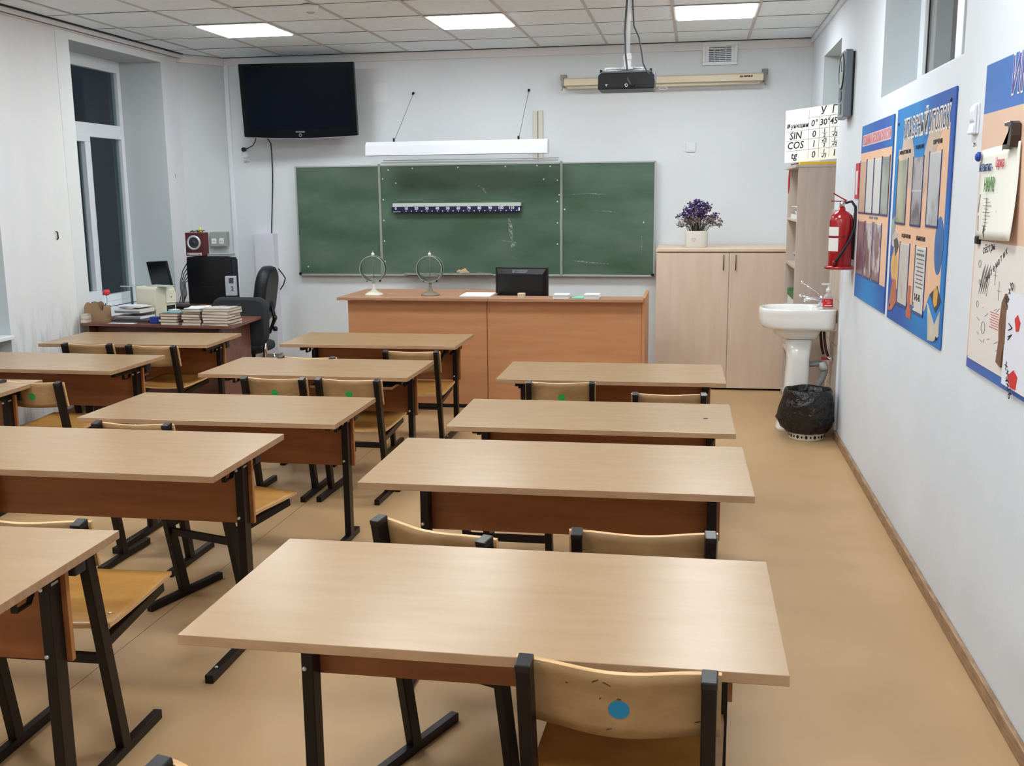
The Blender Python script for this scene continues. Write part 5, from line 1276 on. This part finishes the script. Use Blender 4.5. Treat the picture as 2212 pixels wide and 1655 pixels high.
book(-4.575, 7.21, DZ+.0302, .05, .20, .035, .02, (200, 196, 196), 'book at the far left end of the desk, upper one', 'books at the left end of the desk')
tag(obj('blue_box', MB().box(-4.035, -3.965, 7.115, 7.18, DZ, DZ+.05), mat('cobalt_box', (28, 56, 140), .4), None, .004), 'small cobalt blue box at the front edge between laptop and books', 'box')
lt = thing('laptop', 'closed dark laptop lying flat beside the wooden pen holder', 'laptop', (-4.21, 7.26, DZ), -.06)
obj('base', MB().box(-.16, .16, -.11, .11, 0, .012), mat('laptop_grey', (70, 62, 64), .4), lt, .003)
obj('lid', MB().box(-.16, .16, -.11, .11, .013, .022), mat('laptop_lid', (52, 44, 48), .35), lt, .003)
tag(obj('loose_sheet', MB().prism([(-4.37, 7.10), (-4.16, 7.09), (-4.15, 7.14), (-4.36, 7.145)], DZ, DZ+.0012), paper_m), 'white sheet sticking out at the front edge under the laptop', 'paper')
ptx = thing('paper_tray', 'grey two-tier letter tray filled with loose papers in front of the printer', 'paper tray', (-4.19, 7.48, DZ+.024), -.15)
if True:
    pt_ = ptx
    pt_.location = (-4.245, 7.285, DZ+.0235)
    for z in (0, .045):
        obj('tier', MB().box(-.11, .12, -.10, .10, z, z+.003).box(-.11, .12, -.10, -.097, z, z+.018), mat('tray_grey', (120, 124, 130), .4), pt_)
    for k in range(7): 
        o = obj('sheets', MB().box(-.10+.004*k, .11, -.09, .09, .048+.004*k, .0515+.004*k), [paper_m, paper2_m][k % 4 == 2], pt_); 
    obj('sheets', MB().box(-.10, .11, -.09, .09, .003, .02), paper_m, pt_)
    for k in range(4):
        o = obj('sheets', MB().box(-.10, .09, -.075, .075, .080+.0045*k, .0825+.0045*k), [paper_m, mat('cool_paper', (206, 210, 222), .8)][k % 2], pt_)
        o.rotation_euler = (0, 0, (-.25, .18, -.1, .3)[k]); o.location = ((-.03, .0, .02, -.01)[k], .0, 0)
ps2 = thing('paper_heap', 'loose heap of white papers between the pen holder and the letter tray', 'papers', (-4.33, 7.62, DZ+.0005), 0)
for k in range(10):
    o = obj('sheet', MB().box(-.08, .08, -.06, .06, .006*k, .006*k+.0035), paper_m if k % 3 else mat('cool_paper', (206, 210, 222), .8), ps2)
    o.rotation_euler = (0, 0, random.uniform(-.5, .5)); o.location = (random.uniform(-.02, .02), random.uniform(-.02, .02), 0)
nb = thing('notebook_stack', 'fan of thin teal-edged notebooks behind the book piles', 'notebooks', (-3.80, 7.40, DZ), -.1)
for k in range(8): 
    o = obj('notebook', MB().box(-.13, .10, -.10, .10, .008*k, .008*k+.006), [paper_m, mat('teal_cover', (120, 160, 166), .6), paper2_m][k % 3], nb); o.rotation_euler = (0, 0, random.uniform(-.25, .25))
# keyboard on the side table, glasses, cables
kb = thing('keyboard', 'black keyboard on the side table in front of the computer', 'keyboard', (-4.20, 7.90, .72), -.1)
obj('keyboard_body', MB().box(-.2, .16, -.07, .07, 0, .022), black_m, kb, .004)
obj('keys', MB().box(-.19, .15, -.06, .06, .022, .028), mat('dark_keys', (30, 30, 34), .5), kb)
tag(obj('eyeglasses', MB().tube([(-3.93+.03*math.cos(t), 7.86+.022*math.sin(t), .735) for t in [2*PI*k/14 for k in range(15)]], .0018, 5).tube([(-3.86+.03*math.cos(t), 7.86+.022*math.sin(t), .735) for t in [2*PI*k/14 for k in range(15)]], .0018, 5).tube([(-3.90, 7.86, .737), (-3.89, 7.86, .737)], .0018, 5), black_m), 'thin black eyeglasses lying on white sheets on the side table', 'glasses')
tag(obj('white_sheets', MB().box(-4.02, -3.82, 7.78, 8.0, .7205, .7315), paper_m), 'white sheets under the eyeglasses on the side table', 'papers')
cbs = MB()
for k in range(5):
    x = -4.345+.012*k
    cbs.tube([(x+.02, 8.34, 1.08-.03*k), (x-.015, 8.30, 1.0-.02*k), (x-.03, 8.27, .90), (x-.01, 8.24, .80), (x+.015*math.sin(k), 8.18, .735)], .004, 6)
tag(obj('computer_cables', cbs, black_m), 'tangle of black cables hanging left of the black computer case', 'cables')

# ------------------------------------------------------------------ office chairs
def cushion(fn, name, m, par): return obj(name, fn, m, par)
def rrect(w, h, r, n=6):
    out = []
    for (cx, cy, a0) in ((w-r, h-r, 0), (-w+r, h-r, PI/2), (-w+r, -h+r, PI), (w-r, -h+r, 1.5*PI)):
        for k in range(n+1): a = a0+PI/2*k/n; out.append((cx+r*math.cos(a), cy+r*math.sin(a)))
    return out
def pad(w, h, r, t, M):
    b = MB(); R = []
    for (s_, o) in ((.86, -t/2), (.97, -t/3), (1, 0), (.97, t/3), (.86, t/2)):
        R.append([(x*s_, o, z*s_) for x, z in rrect(w, h, r)])
    return b.loft(R, M=M)
def star_base(par, z0=0.0):
    b = MB()
    for k in range(5):
        a = 2*PI*k/5+.3; b.tube([(0, 0, .10), (.27*math.cos(a), .27*math.sin(a), .06)], [.02, .014], 8)
    obj('star_base', b, steel_m, par)
    c = MB()
    for k in range(5):
        a = 2*PI*k/5+.3
        c.lathe([(.026, -.02), (.028, 0), (.026, .02)], 12, M=Matrix.Translation((.27*math.cos(a), .27*math.sin(a), .028)) @ Matrix.Rotation(a, 4, 'Z') @ Matrix.Rotation(PI/2, 4, 'X'))
    obj('casters', c, black_m, par)
    obj('gas_column', MB().lathe([(.025, .08), (.025, .25), (.015, .25), (.015, .40)], 14), chrome_m, par)
c1 = thing('office_chair', "dark grey office chair, its broad rounded back turned to the room beside the cluttered desk", 'chair', (-3.575, 7.92, 0), .0)
obj('backrest', pad(.245, .195, .09, .07, Matrix.Translation((.0, -.22, .640)) @ Matrix.Rotation(-.12, 4, 'X')), fabric_m, c1)
obj('seat', pad(.19, .20, .08, .08, Matrix.Translation((-.07, .04, .40)) @ Matrix.Rotation(PI/2, 4, 'X')), fabric_m, c1)
obj('back_support', MB().bar((0, -.19, .60), (0, -.16, .42), .06, .012), black_m, c1)
star_base(c1)
obj('chrome_frame', MB().tube([(.15, -.12, .50), (.16, -.13, .38), (.15, -.12, .26), (.10, -.08, .16)], .018, 10).tube([(.20, -.05, .36), (.21, -.06, .26), (.18, -.05, .17)], .010, 8), chrome_m, c1)
c2 = thing('office_chair', 'black office chair seen in profile with a tall oval back before the white wall box', 'chair', (-3.965, 8.62, 0), .12)
tb2 = Matrix.Translation((.215, -.02, .775)) @ Matrix.Rotation(.16, 4, 'Y') @ Matrix.Rotation(PI/2, 4, 'Z')
obj('backrest', pad(.21, .25, .16, .11, tb2), mat('black_leatherette', (30, 31, 36), .5), c2)
obj('seat', pad(.23, .22, .09, .08, Matrix.Translation((-.06, 0, .40)) @ Matrix.Rotation(PI/2, 4, 'X')), mat('black_leatherette', (30, 31, 36), .5), c2)
obj('back_support', MB().tube([(.25, 0, .70), (.28, 0, .55), (.23, 0, .43), (.05, 0, .40)], .018, 8), black_m, c2)
for z in (.56, .46): obj('knob', MB().lathe([(.022, 0), (.022, .03), (.014, .036)], 14, M=Matrix.Translation((.27, -.02, z)) @ Matrix.Rotation(PI/2, 4, 'Y')), black_m, c2)
star_base(c2)
obj('chrome_arm', MB().tube([(.20, -.20, .62), (.21, -.22, .48), (.20, -.22, .34), (.15, -.20, .26), (.05, -.1, .25)], .016, 10), chrome_m, c2)

# small dark hook on the window pier
tag(obj('pier_hook', MB().tube([(XL, 6.97, 1.385), (XL+.012, 6.97, 1.38), (XL+.014, 6.97, 1.335), (XL+.004, 6.97, 1.325)], .005, 6), black_m), 'small black hook on the wall between the two windows', 'hook')
tag(obj('strip_mark', MB().box(XL, XL+.003, 8.83, 8.835, 1.80, 1.84), mat('grey_mark', (120, 124, 124), .7)), 'tiny dark mark on the narrow wall strip right of the window', 'mark')
